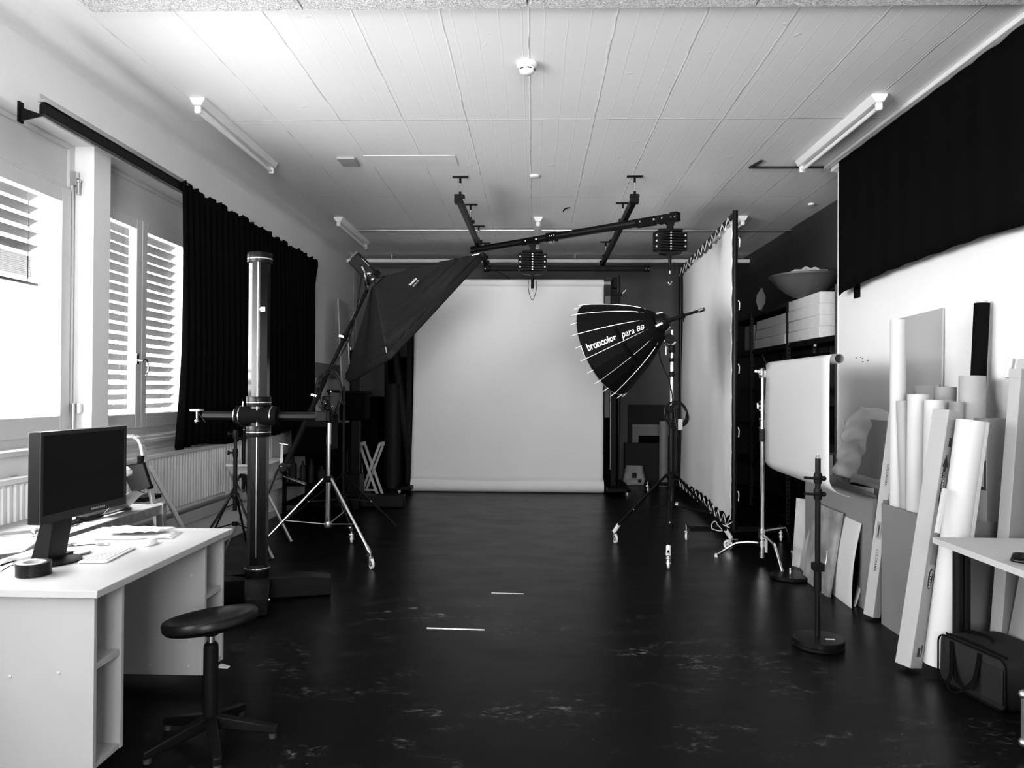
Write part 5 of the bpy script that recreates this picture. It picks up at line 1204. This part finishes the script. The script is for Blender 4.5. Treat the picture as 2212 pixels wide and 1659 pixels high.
# dark things on the shelves
def onshelf(name, m, lb, cat, y, w, h, z, x0=2.84, d=.34, bevel=.02, grp='things on the dark shelves'):
    return tag(make(name, G().box(x0, x0+d, y, y+w, z+.001, z+h), m, bevel=bevel), lb, cat, grp)
onshelf('storage_box', 'dark_grey', 'dark box on the second shelf from top, nearest the white wall', 'box', 7.1, .5, .3, 1.5)
onshelf('storage_box', 'black_matt', 'long black case on the second shelf from top, behind the dark box', 'box', 7.68, .6, .36, 1.5)
onshelf('storage_box', 'dark_grey', 'dark flat box on the second shelf from top in the middle bay', 'box', 8.5, .55, .2, 1.5)
onshelf('storage_box', 'mid_grey', 'grey box on the second shelf from top near the scrim post', 'box', 9.15, .3, .26, 1.5)
onshelf('storage_box', 'mid_grey', 'grey tapered bin on the upper shelf behind the foam slabs', 'box', 9.85, .35, .34, 2.0)
onshelf('storage_box', 'dark_grey', 'dark case on the middle shelf behind the C-stand pole', 'box', 8.5, .5, .32, 1.02)
onshelf('storage_box', 'black_matt', 'black bag shaped case on the middle shelf near the white wall', 'box', 7.3, .8, .3, 1.02, bevel=.06)
onshelf('storage_box', 'dark_grey', 'dark box on the lower shelf left of the C-stand pole', 'box', 8.6, .6, .36, .55)
onshelf('storage_box', 'dark_grey', 'square dark box on the bottom shelf right of the C-stand pole', 'box', 7.15, .42, .36, .10)
onshelf('storage_box', 'black_matt', 'black crate on the bottom shelf behind the square dark box', 'box', 7.8, .4, .3, .10)
lbl = ('leftmost', 'second', 'third', 'fourth', 'rightmost')
for k in range(5):
    y = 7.42-.075*k; tag(make('ring_binder', G().box(2.83, 3.12, y, y+.06, .551, .551+.32), ('mid_grey', 'paper_grey', 'dark_grey', 'cardboard', 'dark_grey')[k], bevel=.003), lbl[k]+' binder on the lower shelf just under the hanging sheet', 'binder', 'binders on the lower shelf')
c = V((2.98, 8.0, 1.861)); q = PY(1725, 780, 7.75)
r = thing('spray_bottle', 'small dark bottle with white neck standing on the shelf below the foam', 'bottle', (2.872, 7.75, 1.862))
c = V((2.89, 7.64, 1.501+.36)); c = V((2.85, 7.5, 1.86))
make('body', G().lathe([(0, 0), (.03, 0), (.03, .04), (.016, .06), (.012, .07), (0, .07)], (2.872, 7.75, 1.862)), 'black_plastic', r); make('neck', G().lathe([(0, .07), (.013, .07), (.017, .10), (.017, .12), (0, .12)], (2.872, 7.75, 1.862)), 'paper_white', r)
# brush shape on the top board
q = PY(1636, 655, 9.2); z = 2.462
r = thing('flat_paddle', 'dim leaf shaped paddle standing on the top shelf beside the scrim post', 'paddle', (2.95, 9.8, z))
P = [(-.03, 0), (.03, 0), (.025, .1), (.07, .18), (.075, .28), (.02, .42), (-.05, .3), (-.06, .2), (-.03, .1)]
make('blade', G().prism([(2.93+a*.9, 9.8, z+b*.85) for a, b in P], (0, .02, 0)), 'mid_grey', r, bevel=.004)
make('foot', G().box(2.84, 3.05, 9.55, 10.05, z-.001, z+.04), 'dark_grey', r, bevel=.01)
# ================================================================ cardboard holders and sheets along the right wall
def open_box(name, x0, x1, y0, y1, h, label, m='grey_card', t=.008, slant=0):
    r = thing(name, label, 'cardboard box', ((x0+x1)/2, (y0+y1)/2, 0), 'open cardboard holders along the right wall')
    make('side_panel', G().box(x0, x0+t, y0, y1, 0, h), m, r); make('side_panel', G().box(x1-t, x1, y0, y1, 0, h+.03), m, r)
    make('end_panel', G().box(x0+t, x1-t, y0, y0+t, 0, h-.0), m, r); make('end_panel', G().box(x0+t, x1-t, y1-t, y1, 0, h+.02), m, r)
    make('bottom', G().box(x0+t, x1-t, y0+t, y1-t, 0, t), m, r); return r
open_box('sheet_holder', 2.24, 2.72, 5.02, 6.25, .765, 'large grey cardboard holder full of boards beside the hanging sheet')
open_box('sheet_holder', 2.215, 2.72, 4.17, 4.84, .765, 'grey cardboard holder full of paper rolls near the table')
# boards and papers standing in holder one
def card(name, m, px0, py0, px1, py1, X, z0, label, cat='card', th=.006, lean=.0):
    a, b = PX(px0, py0, X), PX(px1, py1, X); g = G().prism([(X-lean, a.y, z0), (X-lean, b.y, z0), (X, b.y, b.z), (X, a.y, a.z)], (th, 0, 0)); return tag(make(name, g, m), label, cat)
card('grey_board', 'cardboard', 1834, 902, 1915, 909, 2.57, .05, 'large square grey board standing in the holder beside the hanging sheet', 'board', .01, .08)
card('paper_card', 'paper_white', 1843, 1022, 1905, 1038, 2.50, .02, 'white card strip standing behind the other papers in the board holder', 'card', .006, .08)
card('paper_card', 'cardboard_light', 1838, 1028, 1906, 1052, 2.44, .02, 'pale grey card standing in front of the white strip in the holder', 'card', .006, .08)
card('paper_card', 'paper_white', 1828, 1046, 1886, 1055, 2.36, .02, 'white pointed card near the front of the board holder', 'card', .006, .03)
card('paper_card', 'grey_card', 1806, 1034, 1891, 1070, 2.31, .02, 'dark grey card directly behind the holder front', 'card', .01, .03)
card('paper_card', 'paper_white', 1800, 1052, 1880, 1077, 2.262, .02, 'white card right behind the front panel of the board holder', 'card', .005, .0)
c = PX(1860, 1048, 2.40); tag(make('fabric_roll', G().cyl((2.40, c.y-.1, c.z-.04), (2.40, c.y+.14, c.z-.04), .045), 'black_matt'), 'small black rolled cloth lying between the cards in the holder', 'cloth roll')
# translucent film
a, b = PX(1800, 1000, 2.60), PX(1905, 890, 2.60)
def film(u, v):
    y = (5.95-.85*u) if True else 0
    z = .60+(.70+.10*math.sin(u*5)+.04*noise.noise(V((u*9, 0, 0))))*v
    x = 2.56+.10*math.sin(v*PI*.8)*math.sin(u*PI)+.05*noise.noise(V((u*6, v*5, 2)))-.12*v*(1-u)**2
    return (x, y+.22*(1-v)*(1-u)*0+.12*noise.noise(V((v*4, u*4, 7))), z)
fo = PX(1797, 990, 2.5)
def film(u, v):
    yl, yr = 6.19-.30*math.sin(v*PI*.5)**2*.6-.05*noise.noise(V((v*6, 0, 3))), 5.15
    top = PX(1860, 885, 2.6).z+.03*math.sin(u*9)+.035*noise.noise(V((u*11, 3, 0)))-.10*max(0, .15-u)/.15
    bot = .80-.10*u
    z = bot+(top-bot)*v
    return (2.44+.25*min(1, u*1.7)+.04*noise.noise(V((u*7, v*6, 2)))+.02*v, yl+(yr-yl)*u, z)
tag(make('plastic_film', G().grid(film, 50, 36), 'film', solid=.002), 'crumpled translucent plastic film standing in the board holder', 'plastic film')
tag(make('film_roll', G().cyl((2.70, 5.25, .8), (2.74, 5.22, 1.31), .035), 'black_plastic'), 'black object peeking out behind the plastic film', 'roll')
# narrow long carton between the two holders
def carton(name, label, p0, p1, w, d, m, side=(1, 0, 0), cat='carton', flaps=True):
    p0, p1 = V(p0), V(p1); ax = (p1-p0).normalized(); sd = V(side); sd = (sd-ax*sd.dot(ax)).normalized(); up_ = ax.cross(sd)
    r = thing(name, label, cat, p0)
    make('body', G().bar(p0, p1, w, d, up_), m, r, bevel=.003)
    make('end_flap', G().bar(p1-ax*.05, p1+ax*.002, w+.003, d+.003, up_), m, r, bevel=.002)
    return r, ax, sd, up_
a0_, a1_ = PZ(1884, 1330, .0), V((2.74, 5.02, 1.28))
p0 = V((2.195, 4.93, .02)); p1 = V((2.36, 4.935, 1.33))
r, ax, sd, up_ = carton('slim_carton', 'slim tall pale carton leaning between the two cardboard holders', p0, p1, .085, .06, 'cardboard_light', (0.35, -1, 0))
L = (p1-p0).length
fo_ = p0+up_*(-.031)*(1 if up_.x > 0 else -1)
nn = up_ if up_.x < 0 else -up_
for t, s in ((.26, 1), (.68, .9)):
    o_ = p0+ax*(L*t)+nn*.0312; rd = -ax; text('lettering', 'COLORAMA', r, 'print_black', o_-rd*.0+ax*.09+sd*.0, rd, nn.cross(rd), .02*s, .002, fit=.14)
make('white_label', G().bar(p0+ax*.5+nn*.0315, p0+ax*.61+nn*.0315, .04, .001, up_).bar(p0+ax*.5+nn*.0315, p0+ax*.61+nn*.0315, .04, .001, up_), 'paper_white', r)
make('barcode', G().bar(p0+ax*.515+nn*.0325, p0+ax*.59+nn*.0325, .01, .001, up_), 'print_black', r)
# ---- rolls standing in the second holder
def proll(px, pt, Y, r_, label, m='paper_white', lean=(0, 0), core=None, name='paper_roll', zb=.012, hollow=True):
    m = 'roll_grey' if m == 'paper_grey' else m
    t = PY(px, pt, Y)
    if min(t.x, t.x+lean[0]) < 2.232+r_: t = PX(px, pt, 2.232+r_-min(0, lean[0]))
    t.y = min(t.y, 4.825-r_-max(0, lean[1])); b = V((t.x+lean[0], t.y+lean[1], zb)); q = thing(name, label, 'paper roll', b, 'paper rolls along the right wall')
    make('sheet', G().hollow(b, t, r_, r_*.35, 32), m, q)
    if core: make('core', G().hollow(b, t+(t-b).normalized()*.012, r_*.62, .005, 24), core, q)
    return q
proll(1940, 691, 4.72, .046, 'tallest white paper roll standing before the grey wall board')
proll(1951, 866, 4.50, .040, 'thin white paper roll with tape band leaning in the near holder', 'paper_grey', (.05, .0))
proll(1984, 852, 4.56, .060, 'wide white paper roll in the middle of the near holder', 'paper_white', (.0, .02))
proll(2018, 864, 4.40, .052, 'white paper roll just left of the long brown upright carton', 'paper_white', (-.02, 0))
proll(2044, 864, 4.62, .048, 'pale grey paper roll just below the short dark tube', 'paper_grey', (-.06, 0))
proll(2042, 836, 4.74, .062, 'short dark grey tube rising behind the pale rolls', 'mid_grey', (-.05, -.04))
proll(2066, 868, 4.48, .040, 'narrow pale roll behind the top of the leaning white roll', 'paper_grey', (-.06, 0))
proll(2100, 813, 4.52, .070, 'thickest pale grey roll standing under the black roll', 'paper_grey', (-.05, -.08), zb=.012)
q = PY(1934, 1000, 4.43); 
a = PX(1900, 1082, 2.25)
t = PY(2104, 655, 4.66); bb = V((2.66, 4.66, .012))
r = thing('paper_roll', 'tall black paper roll leaning on the white wall', 'paper roll', bb, 'paper rolls along the right wall')
t = V((2.735, t.y, t.z)); bb = V((2.70, 4.72, .77))
make('roll', G().cyl(V((2.645, 4.665, .012)), t, .043, n=32), 'black_matt', r); make('core', G().hollow(t-V((0, 0, .02)), t+V((0, 0, .014)), .030, .004), 'paper_white', r)
# grey board on the wall + small white board
a, b = PX(1928, 691, 2.775), PX(2034, 665, 2.775)
tag(make('wall_board', G().prism([(2.765, a.y, .79), (2.765, b.y, .79), (2.782, b.y, b.z), (2.782, a.y, a.z)], (.012, 0, 0)), 'grey_board', bevel=.002), 'large pale grey board leaning flat on the white wall behind the rolls', 'board')
a, b = PX(1976, 832, 2.70), PX(2020, 831, 2.70)
tag(make('white_board', G().box(2.70, 2.71, b.y-.03, a.y, .79, a.z), 'cardboard_light', bevel=.002), 'small pale board standing behind the wide white roll', 'board')
# ---- long Savage carton
p0, p1 = V((1.995, 4.05, .0)), None
p1 = PY(2045, 888, 4.12)
r, ax, sd, up_ = carton('long_carton', 'long pale brown printed carton with black arrow leaning by the near holder', p0+V((0, 0, .02)), p1, .09, .096, 'cardboard', (.477, -.88, 0))
p0 = p0+V((0, 0, .02)); L = (p1-p0).length
# face that looks right/front carries the print
cand = [sd, -sd, up_, -up_]
pf = max(cand, key=lambda v: v.dot((V((.35, -1, 0)).normalized())))       # facing the camera, right side
hw = .045 if pf in (sd, -sd) else .048
def facept(t, s, e=.0012): # t along the box, s across (-1..1)
    cr = ax.cross(pf); return p0+ax*(L*t)+pf*(hw+e)+cr*s
cr = ax.cross(pf)
if proj(p0+cr)[0] < proj(p0)[0]: cr = -cr; 
def facept(t, s, e=.0012): return p0+ax*(L*t)+pf*(hw+e)+cr*s
def fbar(nm, t0, t1, w, m, s=0, e=.0005): return make(nm, G().bar(facept(t0, s, e), facept(t1, s, e), w, .0008, pf), m, r)
fbar('arrow_shaft', .63, .78, .022, 'print_black', -.014)
make('arrow_head', G().prism([facept(.78, -.038), facept(.78, .010), facept(.83, -.014)], pf*.0006), 'print_black', r)
text('lettering', 'STORE UPRIGHT', r, 'print_white', facept(.632, -.008, .0022), ax, -cr, .013, .001, fit=L*.13)
fbar('picture_patch', .40, .475, .045, 'mid_grey', .005); fbar('picture_patch', .33, .40, .05, 'cardboard_light', .0); 
make('logo_oval', G().prism([facept(.345, -.0, .0012)+ax*(.06*math.cos(k*PI/12))+cr*(.021*math.sin(k*PI/12)) for k in range(24)], pf*.0008), 'paper_white', r)
make('logo_oval_fill', G().prism([facept(.345, -.0, .002)+ax*(.056*math.cos(k*PI/12))+cr*(.018*math.sin(k*PI/12)) for k in range(24)], pf*.0008), 'print_black', r)
text('logo', 'SAVAGE', r, 'print_white', facept(.345, .007, .0034)-ax*.045, ax, -cr, .014, .006, fit=.09)
for t in (.86, .045): fbar('print_mark', t, t+.035, .022, 'print_black', .0); fbar('print_mark', t, t+.045, .006, 'dark_grey', .022)
make('tape_strip', G().bar(facept(.97, 0, .0004), facept(1.0, 0, .0004), .1, .0006, pf), 'clear_plastic', r)
# slim white stick box leaning next to it
a, b = PY(2035, 1140, 4.02), PY(2040, 1056, 4.1)
tag(make('slim_box', G().bar(PY(2024, 1152, 3.88), PY(2041, 1056, 3.95), .02, .02, (0, -1, 0)), 'paper_white', bevel=.002), 'slim white box leaning between the printed carton and the white roll', 'box')
# white roll leaning in front
b = PZ(2026, 1436, .045); t = PY(2098, 908, 3.99)
r = thing('paper_roll', 'thick bright white paper roll leaning beside the printed carton', 'paper roll', b, 'paper rolls along the right wall')
make('roll', G().hollow(b, t, .069, .03, 40), 'paper_white', r)
ax = (t-b).normalized(); s_, u_, _ = frame(ax); e = V((.7, -.72, 0)); e = (e-ax*e.dot(ax)).normalized()
make('loose_edge', G().prism([b+e*.069, t+e*.069, t+e*.078+ax.cross(e)*.02, b+e*.078+ax.cross(e)*.02], e*.002), 'paper_white', r)
# brown board with labels, tall carton, far cartons
X = 2.70
g = G().box(2.60, 2.70, 4.28, 4.46, 0, PX(2115, 900, 2.6).z)
r = thing('labelled_carton', 'brown carton with white shipping label between white roll and tall carton', 'carton', (2.65, 4.4, 0))
a = PX(2078, 950, 2.56); b = PX(2132, 950, 2.56); make('body', G().box(2.56, 2.70, max(b.y, 4.19), a.y, .012, PX(2110, 903, 2.56).z), 'cardboard_dark', r, bevel=.003)
a = PX(2110, 920, 2.558); b = PX(2129, 987, 2.558); make('shipping_label', G().box(2.557, 2.5595, b.y, a.y, b.z, a.z), 'paper_white', r)
make('label_print', G().box(2.5555, 2.557, b.y+.03, b.y+.05, b.z+.03, b.z+.08).box(2.5555, 2.557, b.y+.03, b.y+.07, a.z-.03, a.z-.025), 'mid_grey', r)
a = PX(2107, 992, 2.558); b = PX(2129, 1060, 2.558); make('picture_label', G().box(2.557, 2.5595, b.y, a.y, b.z, a.z), 'dark_grey', r); make('picture_label_inner', G().box(2.556, 2.5575, b.y+.012, a.y-.012, b.z+.02, a.z-.02), 'mid_grey', r)
p0 = V((2.46, 4.02, .03)); p1 = V((2.60, 4.06, PY(2168, 800, 4.06).z))
r, ax, sd, up_ = carton('tall_carton', 'tallest brown carton with folded top flap beside the black roll', p0, p1, .06, .145, 'cardboard', (.477, -.88, 0))
make('top_flap', G().bar(p1+V((.02, 0, 0)), p1+ax*.055+V((.02, 0, 0)), .055, .11, up_), 'cardboard', r, bevel=.002)
make('white_insert', G().bar(p1-ax*.04+V((-.065, .02, 0)), p1+ax*.065+V((-.055, .02, 0)), .03, .03, up_), 'paper_white', r, bevel=.003)
for k, (x, y, w_, z, m_, lb) in enumerate(((2.62, 3.86, .17, 1.30, 'cardboard_dark', 'dark brown carton at the right picture edge behind the tall carton'), (2.56, 3.62, .2, 1.42, 'paper_grey', 'pale carton at the very right picture edge above the table'), (2.70, 3.80, .3, 2.0, 'grey_board', 'tall grey board at the very right edge of the picture'))):
    d_ = .1 if k < 2 else .02
    tag(make('far_carton' if k < 2 else 'tall_board', G().box(x, x+d_, y, y+w_, 0, z), m_, bevel=.003), lb, 'carton' if k < 2 else 'board')
# cardboard sheets under the table
for k, (x, y0, y1, z, m_, lb) in enumerate(((2.42, 3.56, 3.96, .66, 'cardboard_dark', 'left brown cardboard sheet standing under the table behind the bag'), (2.50, 3.30, 3.55, .68, 'cardboard', 'right brown cardboard sheet standing under the table'))):
    tag(make('cardboard_sheet', G().prism([(x, y0, 0), (x, y1, 0), (x+.12, y1, z), (x+.12, y0, z)], (.008, 0, 0)), m_), lb, 'cardboard')
# ---- leaning panels before holder one
def panel(name, b0, b1, h, lean, m, label, cat='panel', th=.02, z0=.0, parts=None, bow=0):
    """b0/b1: floor pixels of the two lower corners; the panel leans away towards the wall"""
    A, B = PZ(*b0, z0), PZ(*b1, z0); d = (B-A).normalized(); n = V((-d.y, d.x, 0)); n = n if n.x > 0 else -n
    g = G().grid(lambda u, v: A.lerp(B, u)+n*(lean*v+bow*math.sin(v*PI))+V((0, 0, math.sqrt(max(0, h*h-lean*lean))*v)), 6, 16)
    o = make(name, g, m, solid=th, bevel=.002); return tag(o, label, cat), A, B, n
panel('framed_panel', (1713, 1222), (1735, 1228), .57, .05, 'marble_card', 'leftmost marbled panel with dark label in the leaning row on the floor', 'panel', .03)
panel('framed_panel', (1730, 1226), (1750, 1248), .74, .09, 'marble_card', 'tall marbled panel second from left in the leaning row', 'panel', .03)
o, A, B, n = panel('quilted_panel', (1737, 1250), (1790, 1290), .61, .09, 'quilt', 'dark quilted board with frayed pale edge leaning before the holder', 'panel', .03)
panel('foam_board', (1798, 1283), (1839, 1314), .58, .065, 'paper_white', 'front white foam board leaning before the cardboard holder', 'foam board', .008, bow=-.02)
panel('foam_board', (1812, 1288), (1847, 1311), .56, .03, 'paper_white', 'rear white foam board half hidden behind the front one', 'foam board', .008, bow=.05)
panel('black_board', (1809, 1286), (1842, 1311), .50, .04, 'black_matt', 'thin black board between the two white foam boards', 'board', .008, bow=.02)
# ---- stands with round bases
c = PZ(1768, 1397, .0); c.z = 0
r = thing('round_base_stand', 'black pole stand with two side arms on a heavy round base at right', 'stand', c)
make('base', G().lathe([(0, .002), (.135, .002), (.142, .008), (.142, .022), (.138, .025), (.142, .028), (.142, .05), (.136, .056), (0, .06)], c, n=56), 'black_satin', r)
make('base_label', G().box(c.x+.02, c.x+.07, c.y-.06, c.y-.045, .0605, .062), 'tape_white', r)
zt5 = PY(1764, 990, c.y).z
make('pole', G().cyl(c+V((-.006, 0, .05)), c+V((-.006, 0, zt5)), .0155), 'black_satin', r); make('pole_tip', G().lathe([(0, 0), (.013, 0), (.009, .012), (.003, .02), (.003, .03), (0, .03)], c+V((-.006, 0, zt5))), 'steel', r)
make('lower_sleeve', G().cyl(c+V((-.006, 0, .32)), c+V((-.006, 0, .44)), .021), 'black_satin', r)
z = PY(1764, 1224, c.y).z; make('square_clamp', G().box(c.x-.034, c.x+.024, c.y-.03, c.y+.03, z-.022, z+.022), 'black_metal', r, bevel=.003)
for py in (1033, 1067):
    z = PY(1764, py, c.y).z; o = make('arm_clamp', G().lathe([(0, -.03), (.022, -.03), (.025, 0), (.022, .03), (0, .03)], c+V((-.006, 0, z))), 'black_metal', r)
    make('side_arm', G().cyl(c+V((-.006, -.02, z)), c+V((-.10, -.05, z+.008)), .008), 'black_satin', r); make('arm_knob', G().ball(c+V((.024, -.01, z)), .015, 6), 'black_metal', o)
make('thumb_lever', G().tube([c+V((.02, -.02, .44)), c+V((.035, -.025, .50)), c+V((.04, -.025, .56))], .005, 6, smooth=3), 'steel', r)
c = PZ(1707, 1249, .0); c.z = 0
r = thing('weight_disc', 'empty black round stand base on the floor below the C-stand leg', 'weight disc', c)
make('disc', G().lathe([(0, .002), (.15, .002), (.156, .008), (.156, .026), (.15, .032), (0, .036)], c, n=48), 'black_satin', r); make('socket_pin', G().lathe([(0, .034), (.009, .034), (.009, .06), (.006, .065), (.009, .07), (.006, .08), (0, .08)], c), 'steel', r)
# ================================================================ table at right edge, coil, bag, case
TX, TYB = 1.985, 3.79; tz = .75
r = thing('side_table', 'grey topped plywood table cut off by the right picture edge', 'table', (2.35, 2.6, 0))
make('tabletop', G().box(TX, 2.52, 1.6, TYB-.0, tz-.004, tz), 'paper_grey', r); make('plywood_edge', G().box(TX, 2.52, 1.6, TYB, tz-.028, tz-.004), 'cardboard_light', r)
for x, y in ((2.43, 3.05), (2.07, 1.75), (2.43, 1.75)):
    lg = make('leg', G().cyl((x-.022, y, 0), (x-.022, y, tz-.028), .02), 'black_satin', r); make('leg_tube', G().cyl((x+.022, y, 0), (x+.022, y, tz-.028), .02), 'black_satin', lg)
c = PZ(2216, 1212, tz+.01)
g = G().tube([(c.x+(.055-.003*k/12)*math.cos(k*PI/6), c.y+(.055-.003*k/12)*math.sin(k*PI/6), tz+.005+.0022*k/3) for k in range(48)], .0035, 6, smooth=2).tube([(c.x-.05, c.y, tz+.02), (c.x-.03, c.y-.02, tz+.045), (c.x+.06, c.y-.02, tz+.04)], .0035, 6, smooth=5)
tag(make('cable_coil', g, 'black_plastic'), 'coiled black cable lying on the right table', 'cable')
r = thing('black_tube_pair', 'pair of short black tubes standing under the table behind the bag', 'tubes', (2.2, 3.93, 0))
for x, y in ((2.18, 3.92), (2.23, 3.94)): make('tube', G().cyl((x, y, 0), (x, y, .68), .024, n=20), 'black_satin', r)
# bag
r = thing('equipment_bag', 'soft black carrying bag on the floor under the right table', 'bag', (2.33, 3.60, 0))
A, B = PZ(2024, 1470, 0), PZ(2174, 1548, 0); A.z = B.z = 0
d = (B-A); Lb = d.length; d.normalize(); n = V((-d.y, d.x, 0)); n = n if n.x > 0 else -n
Wd, Hh = .34, .245; O = A-V((0, 0, 0))
def rr_(w, h, rad, k=24):
    P = []
    for cx_, cy_, a0 in ((w-rad, h-rad, 0), (rad, h-rad, 1), (rad, rad, 2), (w-rad, rad, 3)):
        for j in range(6): a = (a0+j/5)*PI/2; P.append((cx_+rad*math.cos(a), cy_+rad*math.sin(a)))
    return P
rings = []
for t, s in ((0, .86), (.012, .97), (.04, 1), (Wd*.5, 1.01), (Wd-.04, 1), (Wd-.012, .96), (Wd, .86)):
    rings.append([O+d*((x-Lb/2)*s+Lb/2)+n*t+V((0, 0, .004+(y-Hh/2)*s*(1 if y > Hh/2 else 1)+Hh/2))+n*(.008*noise.noise(V((x*8, y*8, t*9)))) for x, y in rr_(Lb, Hh, .045)])
make('body', G().loft(rings), 'bag_fabric', r)
def fr(x, t, z): return O+d*x+n*t+V((0, 0, z))
P = rr_(Lb*.98, Hh*.97, .045); make('piping', G().tube([fr(x+Lb*.01, .003, y+.008) for x, y in P], .0045, 6, closed=True), 'black_matt', r)
for s_ in (.0, .05):
    P = [fr(Lb*.22, -.006, .235), fr(Lb*.27, -.012-s_*.3, .12-s_*.5), fr(Lb*.36, -.03-s_, .06-s_*.4), fr(Lb*.50, -.03-s_, .055-s_*.4), fr(Lb*.6, -.014-s_*.3, .12-s_*.5), fr(Lb*.63, -.006, .235)]
    Q = catmull([V(p) for p in P], 6); g = G(); a_ = g.verts([q for q in Q]); b_ = g.verts([q+V((.0, 0, 0))+d*.022 for q in Q])
    for k in range(len(Q)-1): g.face([a_[k], a_[k+1], b_[k+1], b_[k]])
    make('handle', g, 'curtain_black', r, solid=.003)
make('front_pocket', G().prism([fr(Lb*.66, -.006, .04), fr(Lb*.96, -.006, .04), fr(Lb*.96, -.006, .2), fr(Lb*.66, -.006, .2)], n*.01), 'bag_fabric', r, bevel=.004)
make('zip_strip', G().tube([fr(.03, .03, Hh+.004), fr(Lb*.5, .035, Hh+.008), fr(Lb-.03, .03, Hh+.004)], .006, 6, smooth=5), 'black_matt', r)
make('top_handle', G().tube([fr(Lb*.12, .13, Hh), fr(Lb*.16, .14, Hh+.018), fr(Lb*.4, .15, Hh+.02), fr(Lb*.44, .15, Hh)], .008, 6, smooth=4), 'black_matt', r)
# flight case
r = thing('flight_case', 'black case with silver edges cut off at the lower right picture edge', 'case', (2.4, 2.8, 0))
cx0 = PY(2206, 1530, 3.12).x; make('body', G().box(cx0+.004, 2.45, 2.4, 3.12, .04, .25), 'black_plastic', r, bevel=.004)
make('edge_profile', G().box(cx0, cx0+.02, 3.1, 3.125, .04, .25), 'galvanised', r, bevel=.003); make('edge_profile', G().box(cx0, cx0+.02, 2.4, 3.125, .235, .255), 'galvanised', r, bevel=.003)
for z in (.05, .245): make('ball_corner', G().ball((cx0+.008, 3.115, z), .02, 8), 'steel', r)
for y in (2.5, 3.06):
    for x in (cx0+.04, 2.4): make('foot', G().cyl((x, y, 0), (x, y, .04), .02), 'rubber', r)
# ================================================================ light: daylight from the sky through the windows
w = bpy.data.worlds.new('sky'); sc.world = w; w.use_nodes = True
nt = w.node_tree; N = nt.nodes; bg = N['Background']
bg.inputs[0].default_value = (1, 1, 1, 1)
tc = N.new('ShaderNodeTexCoord'); sp = N.new('ShaderNodeSeparateXYZ'); nt.links.new(tc.outputs['Generated'], sp.inputs[0])
mr = N.new('ShaderNodeMapRange'); mr.inputs['From Min'].default_value = -1; mr.inputs['From Max'].default_value = 1
cr = N.new('ShaderNodeValToRGB'); el = cr.color_ramp.elements
for k, (p_, v_) in enumerate(((0, .12), (.27, .22), (.37, .8), (.488, 1.0), (.53, .5), (1, .46))):
    e_ = el[k] if k < 2 else el.new(p_)
    e_.position = p_; e_.color = (v_, v_, v_, 1)
ml = N.new('ShaderNodeMath'); ml.operation = 'MULTIPLY'; ml.inputs[1].default_value = 50
nt.links.new(sp.outputs[2], mr.inputs[0]); nt.links.new(mr.outputs[0], cr.inputs[0]); nt.links.new(cr.outputs[0], ml.inputs[0]); nt.links.new(ml.outputs[0], bg.inputs[1])   # overcast sky above a bright distance and darker near ground
def portal(loc, rot, sx, sy):
    l = bpy.data.lights.new('window_portal', 'AREA'); l.shape = 'RECTANGLE'; l.size = sx; l.size_y = sy; l.cycles.is_portal = True
    o = bpy.data.objects.new('window_portal', l); COL.objects.link(o); o.location = loc; o.rotation_euler = rot
for y0, y1 in holes: portal((XO-.01, (y0+y1)/2, (zs+zt)/2), (0, -PI/2, 0), zt-zs, y1-y0)
portal(((FX0+FX1)/2, YF-.21, (FZ0+FZ1)/2), (PI/2, 0, 0), FX1-FX0, FZ1-FZ0)
vs = sc.view_settings; vs.view_transform = 'Standard'; vs.look = 'None'; vs.gamma = 1; vs.use_curve_mapping = False; vs.exposure = .55
cy = sc.cycles; cy.use_denoising = True; cy.max_bounces = 8; cy.diffuse_bounces = 5; cy.glossy_bounces = 4; cy.transparent_max_bounces = 12; cy.caustics_reflective = False; cy.caustics_refractive = False
cy.sample_clamp_indirect = 6
try: cy.denoiser = 'OPENIMAGEDENOISE'; cy.denoising_input_passes = 'RGB_ALBEDO_NORMAL'
except Exception: pass
